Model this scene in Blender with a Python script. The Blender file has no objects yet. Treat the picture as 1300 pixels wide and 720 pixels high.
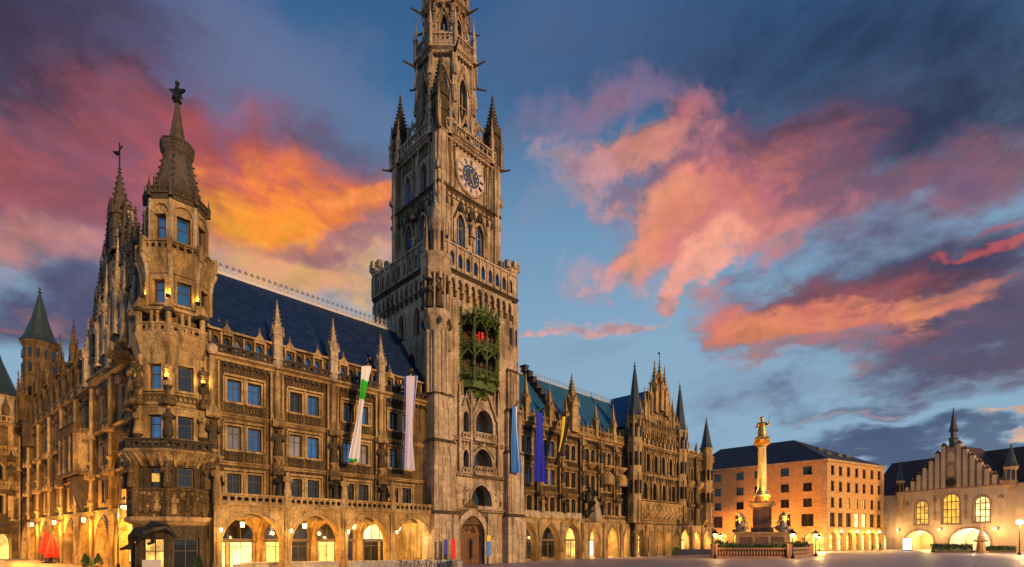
import bpy, math, random
from mathutils import Matrix, Vector
R = math.radians
S = bpy.context.scene
C = S.collection
random.seed(7)

# ------------------------------------------------------------------ camera, sky, sun, exposure
cam_d = bpy.data.cameras.new("camera")
cam_d.sensor_width = 36.0
cam_d.lens = 36.0 * 645.0 / 1300.0
cam_d.shift_y = 0.25
cam_d.clip_start = 0.2
cam_d.clip_end = 6000.0
cam = bpy.data.objects.new("camera", cam_d)
cam.location = (0, 0, 2.5)
cam.rotation_euler = (R(90), 0, 0)
C.objects.link(cam)
S.camera = cam
S.view_settings.view_transform = 'Standard'
S.view_settings.look = 'None'
S.view_settings.exposure = 0.0
S.view_settings.gamma = 1.0
S.view_settings.use_curve_mapping = False
S.render.engine = 'CYCLES'
S.cycles.use_denoising = True
S.cycles.max_bounces = 6
S.cycles.diffuse_bounces = 3
S.cycles.glossy_bounces = 3
S.cycles.transmission_bounces = 3
S.cycles.sample_clamp_indirect = 6.0
S.cycles.caustics_reflective = False
S.cycles.caustics_refractive = False

SUN_EL, SUN_DIR = 7.0, Vector((0.71, -0.70, 0))     # SUN_DIR points towards the light on the ground plan
sun_d = bpy.data.lights.new("sun", 'SUN')
sun_d.energy = 4.0
sun_d.color = (1.0, 0.59, 0.23)
sun_d.angle = R(6)
sun = bpy.data.objects.new("sun", sun_d)
_v = Vector((SUN_DIR.x, SUN_DIR.y, SUN_DIR.length * math.tan(R(SUN_EL))))
sun.rotation_euler = _v.to_track_quat('Z', 'Y').to_euler()
sun.location = (60, -60, 40)
C.objects.link(sun)


class NT:
    """small helper to write shader maths as code"""
    def __init__(s, tree):
        s.t = tree; s.n = tree.nodes; s.l = tree.links
    def put(s, sock, v):
        if isinstance(v, (int, float)):
            if sock.type in ('RGBA',): sock.default_value = (v, v, v, 1)
            elif sock.type == 'VECTOR': sock.default_value = (v, v, v)
            else: sock.default_value = v
        elif isinstance(v, (tuple, list)):
            if sock.type == 'RGBA': sock.default_value = tuple(v) + ((1,) if len(v) == 3 else ())
            else: sock.default_value = v
        else: s.l.new(v, sock)
    def m(s, op, a, b=0.0, c=None, clamp=False):
        n = s.n.new('ShaderNodeMath'); n.operation = op; n.use_clamp = clamp
        s.put(n.inputs[0], a); s.put(n.inputs[1], b)
        if c is not None: s.put(n.inputs[2], c)
        return n.outputs[0]
    def vm(s, op, a, b=(0, 0, 0), scale=None):
        n = s.n.new('ShaderNodeVectorMath'); n.operation = op
        s.put(n.inputs[0], a); s.put(n.inputs[1], b)
        if scale is not None: s.put(n.inputs['Scale'], scale)
        return n.outputs['Value'] if op in ('DOT_PRODUCT', 'LENGTH', 'DISTANCE') else n.outputs[0]
    def sep(s, v):
        n = s.n.new('ShaderNodeSeparateXYZ'); s.put(n.inputs[0], v); return n.outputs
    def comb(s, x, y, z):
        n = s.n.new('ShaderNodeCombineXYZ')
        for i, k in enumerate((x, y, z)): s.put(n.inputs[i], k)
        return n.outputs[0]
    def noise(s, vec, scale, detail=4, rough=0.55, dist=0.0, color=False):
        n = s.n.new('ShaderNodeTexNoise'); n.noise_dimensions = '3D'
        s.put(n.inputs['Vector'], vec); n.inputs['Scale'].default_value = scale
        n.inputs['Detail'].default_value = detail; n.inputs['Roughness'].default_value = rough
        n.inputs['Distortion'].default_value = dist
        return n.outputs['Color'] if color else n.outputs['Fac']
    def mix(s, f, a, b, blend='MIX'):
        n = s.n.new('ShaderNodeMix'); n.data_type = 'RGBA'; n.blend_type = blend; n.clamp_factor = True
        s.put(n.inputs[0], f); s.put(n.inputs[6], a); s.put(n.inputs[7], b)
        return n.outputs[2]
    def ss(s, x, lo, hi):
        n = s.n.new('ShaderNodeMapRange'); n.interpolation_type = 'SMOOTHSTEP'
        s.put(n.inputs[0], x); n.inputs[1].default_value = lo; n.inputs[2].default_value = hi
        return n.outputs[0]
    def white(s, vec):
        n = s.n.new('ShaderNodeTexWhiteNoise'); n.noise_dimensions = '3D'; s.put(n.inputs[0], vec); return n.outputs[0]
    def ramp(s, f, stops, interp='LINEAR'):
        n = s.n.new('ShaderNodeValToRGB'); s.put(n.inputs[0], f); e = n.color_ramp.elements
        n.color_ramp.interpolation = interp
        while len(e) < len(stops): e.new(0.5)
        for el, (p, c) in zip(e, stops): el.position = p; el.color = tuple(c) + (1,)
        return n.outputs[0]


def lin(r, g, b):
    f = lambda c: (c / 255 / 12.92) if c <= 10.3 else ((c / 255 + 0.055) / 1.055) ** 2.4
    return (f(r), f(g), f(b))


def build_world():
    w = bpy.data.worlds.new("World"); S.world = w; w.use_nodes = True
    t = w.node_tree; t.nodes.clear(); N = NT(t)
    tc = t.nodes.new('ShaderNodeTexCoord').outputs['Generated']
    d = N.vm('NORMALIZE', tc)
    x, y, z = N.sep(d)
    # cloud decks: plane-projected coordinates give the streaking towards the horizon
    zc = N.m('MAXIMUM', z, 0.0)
    inv = N.m('DIVIDE', 1.0, N.m('ADD', zc, 0.22))
    pl = N.comb(N.m('MULTIPLY', x, inv), N.m('MULTIPLY', y, inv), 0.0)
    fine = N.m('ADD', N.m('MULTIPLY', N.noise(pl, 4.2, 9, 0.62, 0.6), 0.72), N.m('MULTIPLY', N.noise(pl, 15.0, 7, 0.62, 0.4), 0.28))
    mid = N.noise(pl, 1.7, 7, 0.55, 0.4)
    puff = N.m('ADD', N.m('MULTIPLY', N.noise(d, 9.0, 8, 0.62, 0.6), 0.7), N.m('MULTIPLY', N.noise(d, 27.0, 6, 0.6, 0.4), 0.3))
    wv = N.noise(pl, 2.0, 5, 0.55, 0.0, True)
    warp = N.vm('SCALE', N.vm('SUBTRACT', wv, (0.5, 0.5, 0.5)), scale=0.34)
    wf = N.noise(d, 8.0, 5, 0.6, 0.0, True)
    warp2 = N.vm('SCALE', N.vm('SUBTRACT', wf, (0.5, 0.5, 0.5)), scale=0.13)
    puff = N.m('ADD', puff, N.m('MULTIPLY', N.sep(warp)[0], 0.002))
    ys = N.m('MAXIMUM', y, 0.06)
    uv = N.comb(N.m('DIVIDE', x, ys), N.m('DIVIDE', z, ys), 0.0)       # tan of bearing and of elevation seen from the square
    uvw = N.vm('ADD', uv, N.vm('ADD', warp, warp2))
    front = N.ss(y, 0.06, 0.25)
    # clear dusk sky
    el = N.m('ARCSINE', N.m('MINIMUM', zc, 1.0))
    base = N.ramp(N.m('DIVIDE', el, math.pi / 2), [
        (0.00, lin(168, 184, 196)), (0.10, lin(142, 175, 200)), (0.22, lin(138, 173, 200)),
        (0.34, lin(114, 154, 188)), (0.46, lin(62, 106, 152)), (0.60, lin(34, 74, 122)), (1.0, lin(30, 62, 105))])
    col = base
    wisps = N.m('MULTIPLY', N.ss(mid, 0.50, 0.72), 0.42)
    col = N.mix(wisps, col, lin(112, 122, 152))
    # (px, py, half-axes, tilt deg, colour, strength, noise amount, soft)
    def blob(px, py, ax, ay, tilt, c, st=1.0, k=1.2, lo=0.0, hi=0.9, nz=None, c2=None):
        nonlocal col
        u0, v0 = (px - 650) / 645.0, (685 - py) / 645.0
        m = N.n.new('ShaderNodeMapping'); m.vector_type = 'TEXTURE'
        N.put(m.inputs[0], uvw)
        m.inputs['Location'].default_value = (u0, v0, 0)
        m.inputs['Rotation'].default_value = (0, 0, R(tilt))
        m.inputs['Scale'].default_value = (1.45 * ax / 645.0, 1.45 * ay / 645.0, 1)
        r = N.vm('LENGTH', m.outputs[0])
        f = N.m('ADD', N.m('SUBTRACT', 1.0, r), N.m('MULTIPLY', N.m('SUBTRACT', nz or fine, 0.5), k * 0.92))
        a = N.m('MULTIPLY', N.ss(f, lo, hi), N.m('MULTIPLY', front, st))
        if c2: c = N.mix(N.ss(puff, 0.38, 0.60), c, c2)
        col = N.mix(a, col, c)
    B = blob
    # left: violet veil, dark purple bank, red belt, orange core
    B(120, 110, 270, 150, -14, lin(112, 104, 142), 0.85, 1.0, -0.1, 1.0)
    B(340, 100, 170, 80, -25, lin(110, 122, 158), 0.6, 1.4)
    B(30, 100, 230, 105, -20, lin(66, 54, 80), 0.95, 1.2, -0.05, 0.9, c2=lin(92, 68, 92))
    B(-20, 20, 220, 60, -10, lin(58, 48, 74), 0.8, 1.2)
    B(80, 235, 230, 90, -8, lin(176, 92, 98), 0.95, 1.3, -0.05, 0.8, c2=lin(146, 80, 96))
    B(280, 200, 210, 60, -16, lin(190, 90, 88), 0.95, 1.4, -0.05, 0.8, c2=lin(150, 80, 96))
    B(425, 190, 90, 38, -22, lin(98, 86, 114), 0.8, 1.6)
    B(365, 265, 150, 62, -12, lin(240, 128, 62), 0.98, 1.3, 0.0, 0.7, c2=lin(220, 106, 70))
    B(345, 262, 105, 38, -16, lin(255, 178, 62), 0.97, 1.7, 0.0, 0.7, c2=lin(252, 146, 48))
    B(455, 258, 40, 18, 18, lin(250, 146, 78), 0.9, 2.0, 0.0, 0.6)
    B(70, 310, 170, 30, -8, lin(206, 132, 120), 0.75, 2.0, 0.0, 0.9)
    B(380, 335, 140, 40, -8, lin(240, 186, 112), 0.92, 1.2, -0.05, 0.8, c2=lin(226, 160, 112))
    B(430, 310, 90, 13, -8, lin(136, 98, 118), 0.65, 1.8, 0.0, 0.8)
    B(60, 385, 220, 58, 4, lin(88, 84, 114), 0.95, 1.1, -0.05, 0.8, c2=lin(74, 72, 104))
    B(15, 392, 80, 10, -6, lin(160, 108, 112), 0.6, 1.4)
    # right: wide dark bank above, broken peach clouds, second bank with a burning underside
    B(820, 65, 200, 75, -14, lin(84, 106, 146), 0.7, 1.8, -0.1, 1.0)
    B(1130, 50, 380, 120, 8, lin(33, 48, 80), 0.92, 1.0, -0.1, 1.0, c2=lin(48, 66, 100))
    B(1140, 150, 300, 72, 10, lin(46, 51, 80), 0.95, 1.4, -0.1, 0.9, c2=lin(60, 60, 90))
    B(1000, 170, 130, 55, 20, lin(70, 66, 98), 0.85, 1.7, -0.1, 0.9)
    B(1140, 222, 280, 40, 13, lin(150, 100, 116), 0.9, 1.6, -0.05, 0.8, c2=lin(112, 82, 108))
    B(940, 215, 170, 62, 18, lin(178, 108, 116), 0.92, 1.8, 0.0, 0.8, c2=lin(136, 90, 112))
    B(770, 128, 105, 34, 24, lin(176, 126, 146), 0.75, 2.6, 0.1, 0.9, puff, c2=lin(130, 116, 150))
    B(865, 140, 50, 38, 45, lin(216, 128, 124), 0.85, 2.6, 0.1, 0.8, puff, c2=lin(166, 104, 122))
    B(800, 188, 85, 28, 22, lin(240, 160, 128), 0.92, 2.8, 0.1, 0.75, puff, c2=lin(206, 128, 126))
    B(735, 215, 55, 55, -10, lin(200, 146, 148), 0.75, 3.4, 0.25, 0.9, puff)
    B(890, 262, 130, 50, 28, lin(232, 142, 116), 0.95, 2.2, 0.05, 0.75, fine, c2=lin(196, 112, 114))
    B(832, 278, 80, 42, 40, lin(250, 176, 124), 0.95, 2.6, 0.1, 0.75, puff, c2=lin(228, 138, 116))
    B(965, 282, 120, 30, 14, lin(234, 150, 128), 0.9, 2.8, 0.1, 0.8, puff, c2=lin(200, 118, 120))
    B(900, 322, 85, 22, 30, lin(240, 162, 134), 0.85, 2.8, 0.1, 0.8, puff)
    B(848, 358, 42, 12, 34, lin(232, 156, 138), 0.75, 3.0, 0.15, 0.8, puff)
    B(690, 250, 40, 90, -20, lin(140, 148, 176), 0.5, 2.8, 0.2, 1.0, puff)
    B(760, 402, 85, 16, 6, lin(226, 166, 156), 0.8, 3.4, 0.25, 0.85, puff)
    B(920, 405, 60, 12, 10, lin(206, 160, 158), 0.6, 3.4, 0.25, 0.85, puff)
    B(740, 330, 60, 30, 20, lin(190, 158, 172), 0.6, 3.4, 0.3, 1.0, puff)
    B(690, 405, 55, 14, 4, lin(222, 160, 158), 0.7, 3.4, 0.25, 0.9, puff)
    B(1200, 285, 190, 34, 10, lin(116, 126, 158), 0.7, 1.8, 0.0, 0.9)
    B(1180, 335, 220, 58, 14, lin(60, 58, 86), 0.97, 1.5, -0.05, 0.7, c2=lin(80, 68, 94))
    B(1270, 415, 190, 64, 8, lin(82, 72, 98), 0.95, 1.3, -0.05, 0.7, c2=lin(98, 80, 102))
    B(1060, 368, 150, 42, 6, lin(164, 92, 96), 0.92, 1.8, -0.05, 0.75, c2=lin(120, 78, 96))
    B(1015, 392, 115, 30, -8, lin(238, 146, 106), 0.95, 2.2, 0.0, 0.65, c2=lin(206, 112, 100))
    B(1120, 398, 140, 16, 12, lin(240, 150, 106), 0.85, 2.4, 0.05, 0.75, c2=lin(200, 112, 102))
    B(1080, 436, 130, 17, 0, lin(196, 124, 122), 0.8, 2.0, 0.0, 0.8, c2=lin(150, 104, 118))
    B(1190, 450, 140, 20, 4, lin(90, 84, 112), 0.8, 1.6, 0.0, 0.8)
    B(1262, 262, 60, 8, 12, lin(186, 98, 112), 0.6, 2.6, 0.15, 0.9)
    B(1225, 300, 110, 10, 6, lin(206, 92, 96), 0.7, 3.4, 0.3, 0.85, puff)
    B(1090, 494, 150, 18, 2, lin(98, 110, 140), 0.85, 2.0, 0.0, 0.9)
    B(1060, 500, 110, 5, 3, lin(190, 156, 160), 0.5, 2.6, 0.1, 0.9)
    B(1130, 562, 100, 28, -4, lin(64, 82, 118), 0.97, 1.3, -0.05, 0.6, c2=lin(76, 92, 126))
    B(1270, 575, 120, 15, 0, lin(76, 90, 122), 0.8, 1.6, 0.0, 0.8)
    B(1290, 550, 55, 8, 12, lin(232, 180, 140), 0.8, 1.8, 0.0, 0.8)
    # finer light and dark inside the clouds (clouds are where red comes close to blue)
    lum = N.m('ADD', 0.62, N.m('MULTIPLY', N.ss(N.m('ADD', N.m('MULTIPLY', fine, 0.5), N.m('MULTIPLY', puff, 0.5)), 0.36, 0.62), 0.62))
    cs_ = N.n.new('ShaderNodeSeparateColor'); N.l.new(col, cs_.inputs[0])
    kc = N.ss(N.m('DIVIDE', cs_.outputs[0], N.m('ADD', cs_.outputs[2], 0.01)), 0.68, 1.0)
    lv = N.m('ADD', 1.0, N.m('MULTIPLY', kc, N.m('SUBTRACT', lum, 1.0)))
    col = N.vm('SCALE', col, scale=lv)
    # below the horizon the world is only a dim ground colour
    col = N.mix(N.ss(z, -0.05, 0.0), lin(60, 56, 64), col)
    bg = N.n.new('ShaderNodeBackground'); N.put(bg.inputs[0], col); bg.inputs[1].default_value = 0.96
    sk = N.n.new('ShaderNodeTexSky'); sk.sky_type = 'NISHITA'; sk.sun_disc = False
    sk.sun_elevation = R(SUN_EL); sk.sun_rotation = math.atan2(SUN_DIR.x, SUN_DIR.y)
    bg2 = N.n.new('ShaderNodeBackground'); N.l.new(sk.outputs[0], bg2.inputs[0]); bg2.inputs[1].default_value = 0.004
    ad = N.n.new('ShaderNodeAddShader'); N.l.new(bg.outputs[0], ad.inputs[0]); N.l.new(bg2.outputs[0], ad.inputs[1])
    out = N.n.new('ShaderNodeOutputWorld'); N.l.new(ad.outputs[0], out.inputs[0])
    w.cycles.sampling_method = 'MANUAL'; w.cycles.sample_map_resolution = 512


build_world()

# ------------------------------------------------------------------ materials
def new_mat(name):
    m = bpy.data.materials.new(name); m.use_nodes = True
    t = m.node_tree; b = t.nodes['Principled BSDF']
    return m, NT(t), b


def stone(name, base, dark=0.45, block=(0.9, 0.9, 0.45), joint=0.0, grime=0.7, rough=0.85, bump=0.25, tint=None, sc=1.0, carve_shade=0.0, cs=3.2):
    m, N, b = new_mat(name)
    o = N.n.new('ShaderNodeTexCoord').outputs['Object']
    x, y, z = N.sep(o)
    big = N.noise(o, 0.33 * sc, 5, 0.6)
    st = N.noise(N.vm('MULTIPLY', o, (2.2, 2.2, 0.2)), 1.0, 6, 0.68)
    fin = N.noise(o, 5.5 * sc, 6, 0.7)
    row = N.m('FLOOR', N.m('DIVIDE', z, block[2]))
    off = N.m('MULTIPLY', N.m('MODULO', row, 2.0), 0.5)
    bx = N.m('FLOOR', N.m('ADD', N.m('DIVIDE', N.m('ADD', x, 0.03), block[0]), off))
    by = N.m('FLOOR', N.m('ADD', N.m('DIVIDE', N.m('ADD', y, 0.03), block[1]), off))
    w = N.white(N.comb(bx, by, row))
    v = N.m('ADD', 0.42, N.m('ADD', N.m('MULTIPLY', w, 0.36), N.m('MULTIPLY', N.ss(fin, 0.3, 0.7), 0.62)))
    col = N.mix(1.0, base, N.comb(v, v, v), 'MULTIPLY')
    if tint: col = N.mix(N.m('MULTIPLY', N.ss(big, 0.42, 0.62), 0.7), col, tint)
    g = N.m('MULTIPLY', N.ss(N.m('ADD', N.m('MULTIPLY', st, 0.65), N.m('MULTIPLY', big, 0.35)), 0.46, 0.60), grime)
    col = N.mix(g, col, tuple(c * dark for c in base))
    h = N.m('ADD', N.noise(o, 7 * sc, 5, 0.7), N.m('MULTIPLY', w, 0.25))
    if carve_shade:
        vo = N.n.new('ShaderNodeTexVoronoi'); vo.feature = 'DISTANCE_TO_EDGE'; vo.inputs['Scale'].default_value = cs
        N.l.new(N.vm('ADD', o, N.vm('SCALE', N.noise(o, 4.0, 3, 0.6, 0.0, True), scale=0.35)), vo.inputs['Vector'])
        e = N.ss(vo.outputs['Distance'], 0.02, 0.16)
        col = N.mix(N.m('MULTIPLY', N.m('SUBTRACT', 1.0, e), carve_shade), col, tuple(c * 0.18 for c in base))  # dark cell edges paint the shade of carved creases into the colour
        h = N.m('ADD', h, N.m('MULTIPLY', e, 2.2))
    if joint:
        fz = N.m('FRACT', N.m('DIVIDE', z, block[2]))
        jz = N.m('LESS_THAN', fz, 0.07)
        col = N.mix(N.m('MULTIPLY', jz, joint), col, tuple(c * 0.3 for c in base))
    N.l.new(col, b.inputs['Base Color'])
    b.inputs['Roughness'].default_value = rough
    if bump:
        bn = N.n.new('ShaderNodeBump'); bn.inputs['Strength'].default_value = bump; bn.inputs['Distance'].default_value = 0.08
        N.l.new(h, bn.inputs['Height']); N.l.new(bn.outputs[0], b.inputs['Normal'])
    return m


def plain(name, c, rough=0.6, metal=0.0, var=0.3, scale=3.0, spec=None, bump=0.0):
    m, N, b = new_mat(name)
    o = N.n.new('ShaderNodeTexCoord').outputs['Object']
    n = N.noise(o, scale, 5, 0.6)
    v = N.m('ADD', 1.0 - var, N.m('MULTIPLY', n, 2 * var))
    N.l.new(N.mix(1.0, c, N.comb(v, v, v), 'MULTIPLY'), b.inputs['Base Color'])
    b.inputs['Roughness'].default_value = rough; b.inputs['Metallic'].default_value = metal
    if spec is not None: b.inputs['Specular IOR Level'].default_value = spec
    if bump:
        bn = N.n.new('ShaderNodeBump'); bn.inputs['Strength'].default_value = bump; bn.inputs['Distance'].default_value = 0.05
        N.l.new(N.noise(o, scale * 4, 4, 0.6), bn.inputs['Height']); N.l.new(bn.outputs[0], b.inputs['Normal'])
    return m


def glow(name, c, strength, var=0.0, scale=2.0):
    m, N, b = new_mat(name)
    b.inputs['Base Color'].default_value = (0.2, 0.18, 0.14, 1)
    if var:
        o = N.n.new('ShaderNodeTexCoord').outputs['Object']
        k = N.m('ADD', 1 - var, N.m('MULTIPLY', N.ss(N.noise(o, scale, 4, 0.6), 0.35, 0.65), 2 * var))
        N.l.new(N.mix(1.0, c, N.comb(k, k, k), 'MULTIPLY'), b.inputs['Emission Color'])
    else: b.inputs['Emission Color'].default_value = tuple(c) + (1,)
    b.inputs['Emission Strength'].default_value = strength
    return m


def slate(name, c, rough=0.38):
    m, N, b = new_mat(name)
    o = N.n.new('ShaderNodeTexCoord').outputs['Object']
    x, y, z = N.sep(o)
    row = N.m('FLOOR', N.m('DIVIDE', z, 0.28))
    w = N.white(N.comb(N.m('FLOOR', N.m('ADD', N.m('DIVIDE', N.m('ADD', x, N.m('MULTIPLY', y, 0.37)), 0.4), N.m('MULTIPLY', N.m('MODULO', row, 2.0), 0.5))), 0.0, row))
    n = N.noise(o, 0.5, 5, 0.6)
    v = N.m('ADD', 0.72, N.m('ADD', N.m('MULTIPLY', w, 0.26), N.m('MULTIPLY', n, 0.22)))
    N.l.new(N.mix(1.0, c, N.comb(v, v, v), 'MULTIPLY'), b.inputs['Base Color'])
    N.l.new(N.m('ADD', rough, N.m('MULTIPLY', w, 0.2)), b.inputs['Roughness'])
    bn = N.n.new('ShaderNodeBump'); bn.inputs['Strength'].default_value = 0.4; bn.inputs['Distance'].default_value = 0.05
    N.l.new(N.m('ADD', w, N.m('FRACT', N.m('DIVIDE', z, 0.28))), bn.inputs['Height']); N.l.new(bn.outputs[0], b.inputs['Normal'])
    return m


def glassy(name, c, ior=2.0, rough=0.06):
    m, N, b = new_mat(name)
    o = N.n.new('ShaderNodeTexCoord').outputs['Object']
    n = N.noise(o, 0.9, 3, 0.5)
    ob = N.n.new('ShaderNodeObjectInfo').outputs['Random']
    v = N.m('MULTIPLY', N.m('ADD', 0.2, N.m('MULTIPLY', n, 1.4)), N.m('ADD', 0.35, N.m('MULTIPLY', ob, 1.5)))
    N.l.new(N.mix(1.0, c, N.comb(v, v, v), 'MULTIPLY'), b.inputs['Base Color'])
    b.inputs['Roughness'].default_value = rough; b.inputs['IOR'].default_value = ior
    bn = N.n.new('ShaderNodeBump'); bn.inputs['Strength'].default_value = 0.15; bn.inputs['Distance'].default_value = 0.03
    N.l.new(N.noise(o, 1.6, 2, 0.5), bn.inputs['Height']); N.l.new(bn.outputs[0], b.inputs['Normal'])
    return m


M = {}
M['stone'] = stone("limestone", (0.44, 0.295, 0.135), 0.17, grime=0.75, tint=(0.30, 0.17, 0.058), bump=0.3, carve_shade=0.14, cs=3.4)
M['tower'] = stone("tower_limestone", (0.47, 0.355, 0.255), 0.17, (1.0, 1.0, 0.5), 0.3, 0.75, tint=(0.35, 0.235, 0.14), bump=0.3, carve_shade=0.12, cs=2.6)
M['sootshade'] = stone("sooty_shade_limestone", (0.105, 0.072, 0.040), 0.3, grime=0.7, bump=0.6, sc=1.6, carve_shade=0.5, cs=7.0)  # soot, and recess shade painted in as a darker stone
M['shadestone'] = stone("carved_shade_limestone", (0.245, 0.148, 0.058), 0.17, grime=0.8, bump=0.7, sc=2.0, carve_shade=0.6, cs=7.0)  # dark stone for wall planes: shade between the frames put into its colour
M['pale'] = stone("pale_limestone", (0.46, 0.355, 0.245), 0.28, grime=0.6, bump=0.35, carve_shade=0.2, cs=4.0)
M['slate'] = slate("blue_slate", (0.006, 0.021, 0.075))
M['skyroof'] = slate("sky_tinted_roof", (0.012, 0.085, 0.19), 0.4)  # lighter blue: the sky's reflection painted into the roof colour
M['shopw'] = glow("glaring_shop_window", (1.0, 0.76, 0.36), 4.5, 0.4, 1.2)
M['spirest'] = stone("weathered_spire_stone", (0.095, 0.070, 0.056), 0.35, grime=0.6, bump=0.4, sc=1.5, carve_shade=0.25, cs=6.0)
M['copper'] = plain("green_copper", (0.017, 0.034, 0.042), 0.55, 0.0, 0.5, 1.2)
M['spire'] = plain("dark_spire_slate", (0.02, 0.032, 0.05), 0.5, 0.0, 0.4, 2.0)
M['crest'] = plain("pale_lead", (0.42, 0.40, 0.44), 0.45, 0.3, 0.2)
M['glass'] = glassy("window_glass", (0.008, 0.085, 0.38), 2.2)  # blue reflection of the sky put into the glass base colour
M['glassd'] = glassy("dark_window_glass", (0.012, 0.012, 0.015), 1.7)
M['glassc'] = glassy("curtained_glass", (0.16, 0.16, 0.20), 1.8, 0.12)
M['frame'] = plain("dark_window_frame", (0.045, 0.028, 0.018), 0.6)
M['lit'] = glow("warm_lit_window", (1.0, 0.50, 0.05), 0.95, 0.45, 1.1)
M['litw'] = glow("bright_shop_window", (1.0, 0.70, 0.26), 1.7, 0.5, 0.9)
M['shop'] = glow("golden_shop_window", (1.0, 0.55, 0.10), 1.3, 0.7, 0.8)
M['lamp'] = glow("lamp_globe", (1.0, 0.72, 0.32), 7.0)
M['wood'] = plain("oak_door", (0.13, 0.055, 0.02), 0.55, 0, 0.4, 2.5, bump=0.3)
M['iron'] = plain("black_iron", (0.012, 0.012, 0.013), 0.45, 0.6, 0.2)
M['bronze'] = plain("dark_bronze", (0.022, 0.02, 0.016), 0.5, 0.5, 0.4)
M['gold'] = plain("gilded_bronze", (0.55, 0.31, 0.07), 0.42, 0.8, 0.2)
M['green'] = plain("green_painted_copper", (0.065, 0.095, 0.015), 0.6, 0, 0.5, 3.0)
M['leafg'] = plain("garland_leaf", (0.06, 0.10, 0.016), 0.6, 0, 0.6, 2.0)
M['red'] = plain("red_cloth", (0.62, 0.012, 0.012), 0.75, 0, 0.25)
M['bluec'] = plain("blue_cloth", (0.006, 0.016, 0.40), 0.8, 0, 0.2)
M['lblue'] = plain("light_blue_cloth", (0.04, 0.19, 0.58), 0.8, 0, 0.2)
M['violet'] = plain("violet_blue_cloth", (0.04, 0.045, 0.34), 0.8, 0, 0.2)
M['lav'] = plain("lavender_cloth", (0.50, 0.47, 0.66), 0.8, 0, 0.15)
M['white'] = plain("white_cloth", (0.72, 0.70, 0.74), 0.8, 0, 0.12)
M['gcloth'] = plain("green_cloth", (0.01, 0.42, 0.02), 0.8, 0, 0.2)
M['blackc'] = plain("black_cloth", (0.012, 0.012, 0.014), 0.8, 0, 0.2)
M['yellow'] = plain("yellow_cloth", (0.70, 0.48, 0.03), 0.8, 0, 0.2)
M['dialb'] = plain("blue_clock_dial", (0.02, 0.05, 0.13), 0.5, 0, 0.3)
M['dialp'] = plain("pale_clock_ring", (0.50, 0.40, 0.36), 0.6, 0, 0.15)
M['brick'] = stone("banded_brick", (0.52, 0.28, 0.105), 0.75, (0.5, 0.5, 0.16), 0.0, 0.15, bump=0.12)
M['brickp'] = stone("pale_quoin_stone", (0.44, 0.275, 0.135), 0.55, (0.9, 0.9, 0.5), 0.25, 0.35)
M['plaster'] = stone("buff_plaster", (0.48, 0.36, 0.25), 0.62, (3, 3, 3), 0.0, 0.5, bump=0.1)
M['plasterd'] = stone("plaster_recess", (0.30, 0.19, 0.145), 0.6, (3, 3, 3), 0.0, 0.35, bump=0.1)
M['tile'] = slate("brown_roof_tile", (0.07, 0.030, 0.030), 0.75)
M['broof'] = slate("dark_slate_roof", (0.022, 0.026, 0.036), 0.45)
M['porph'] = stone("reddish_marble", (0.20, 0.080, 0.042), 0.5, (2, 2, 2), 0.0, 0.5, 0.5)
M['marble'] = stone("grey_marble", (0.40, 0.34, 0.26), 0.4, (2, 2, 2), 0.0, 0.6, 0.45)
M['leaf'] = plain("hedge_leaf", (0.035, 0.07, 0.022), 0.6, 0, 0.6, 3.0)
M['conif'] = plain("conifer_leaf", (0.03, 0.075, 0.03), 0.6, 0, 0.6, 4.0)
M['bark'] = plain("bark", (0.06, 0.04, 0.025), 0.9)
M['skin'] = plain("skin", (0.45, 0.26, 0.18), 0.6, 0, 0.1)
M['coat'] = plain("dark_coat", (0.02, 0.02, 0.025), 0.8, 0, 0.2)
M['bin'] = plain("green_plastic", (0.03, 0.42, 0.04), 0.5, 0, 0.15)
M['concrete'] = stone("parapet_granite", (0.34, 0.31, 0.31), 0.6, (1.2, 1.2, 2), 0.0, 0.5)
M['rubber'] = plain("black_rubber", (0.015, 0.015, 0.015), 0.8)
M['poster'] = plain("white_poster", (0.34, 0.31, 0.33), 0.5, 0, 0.1)


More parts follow.
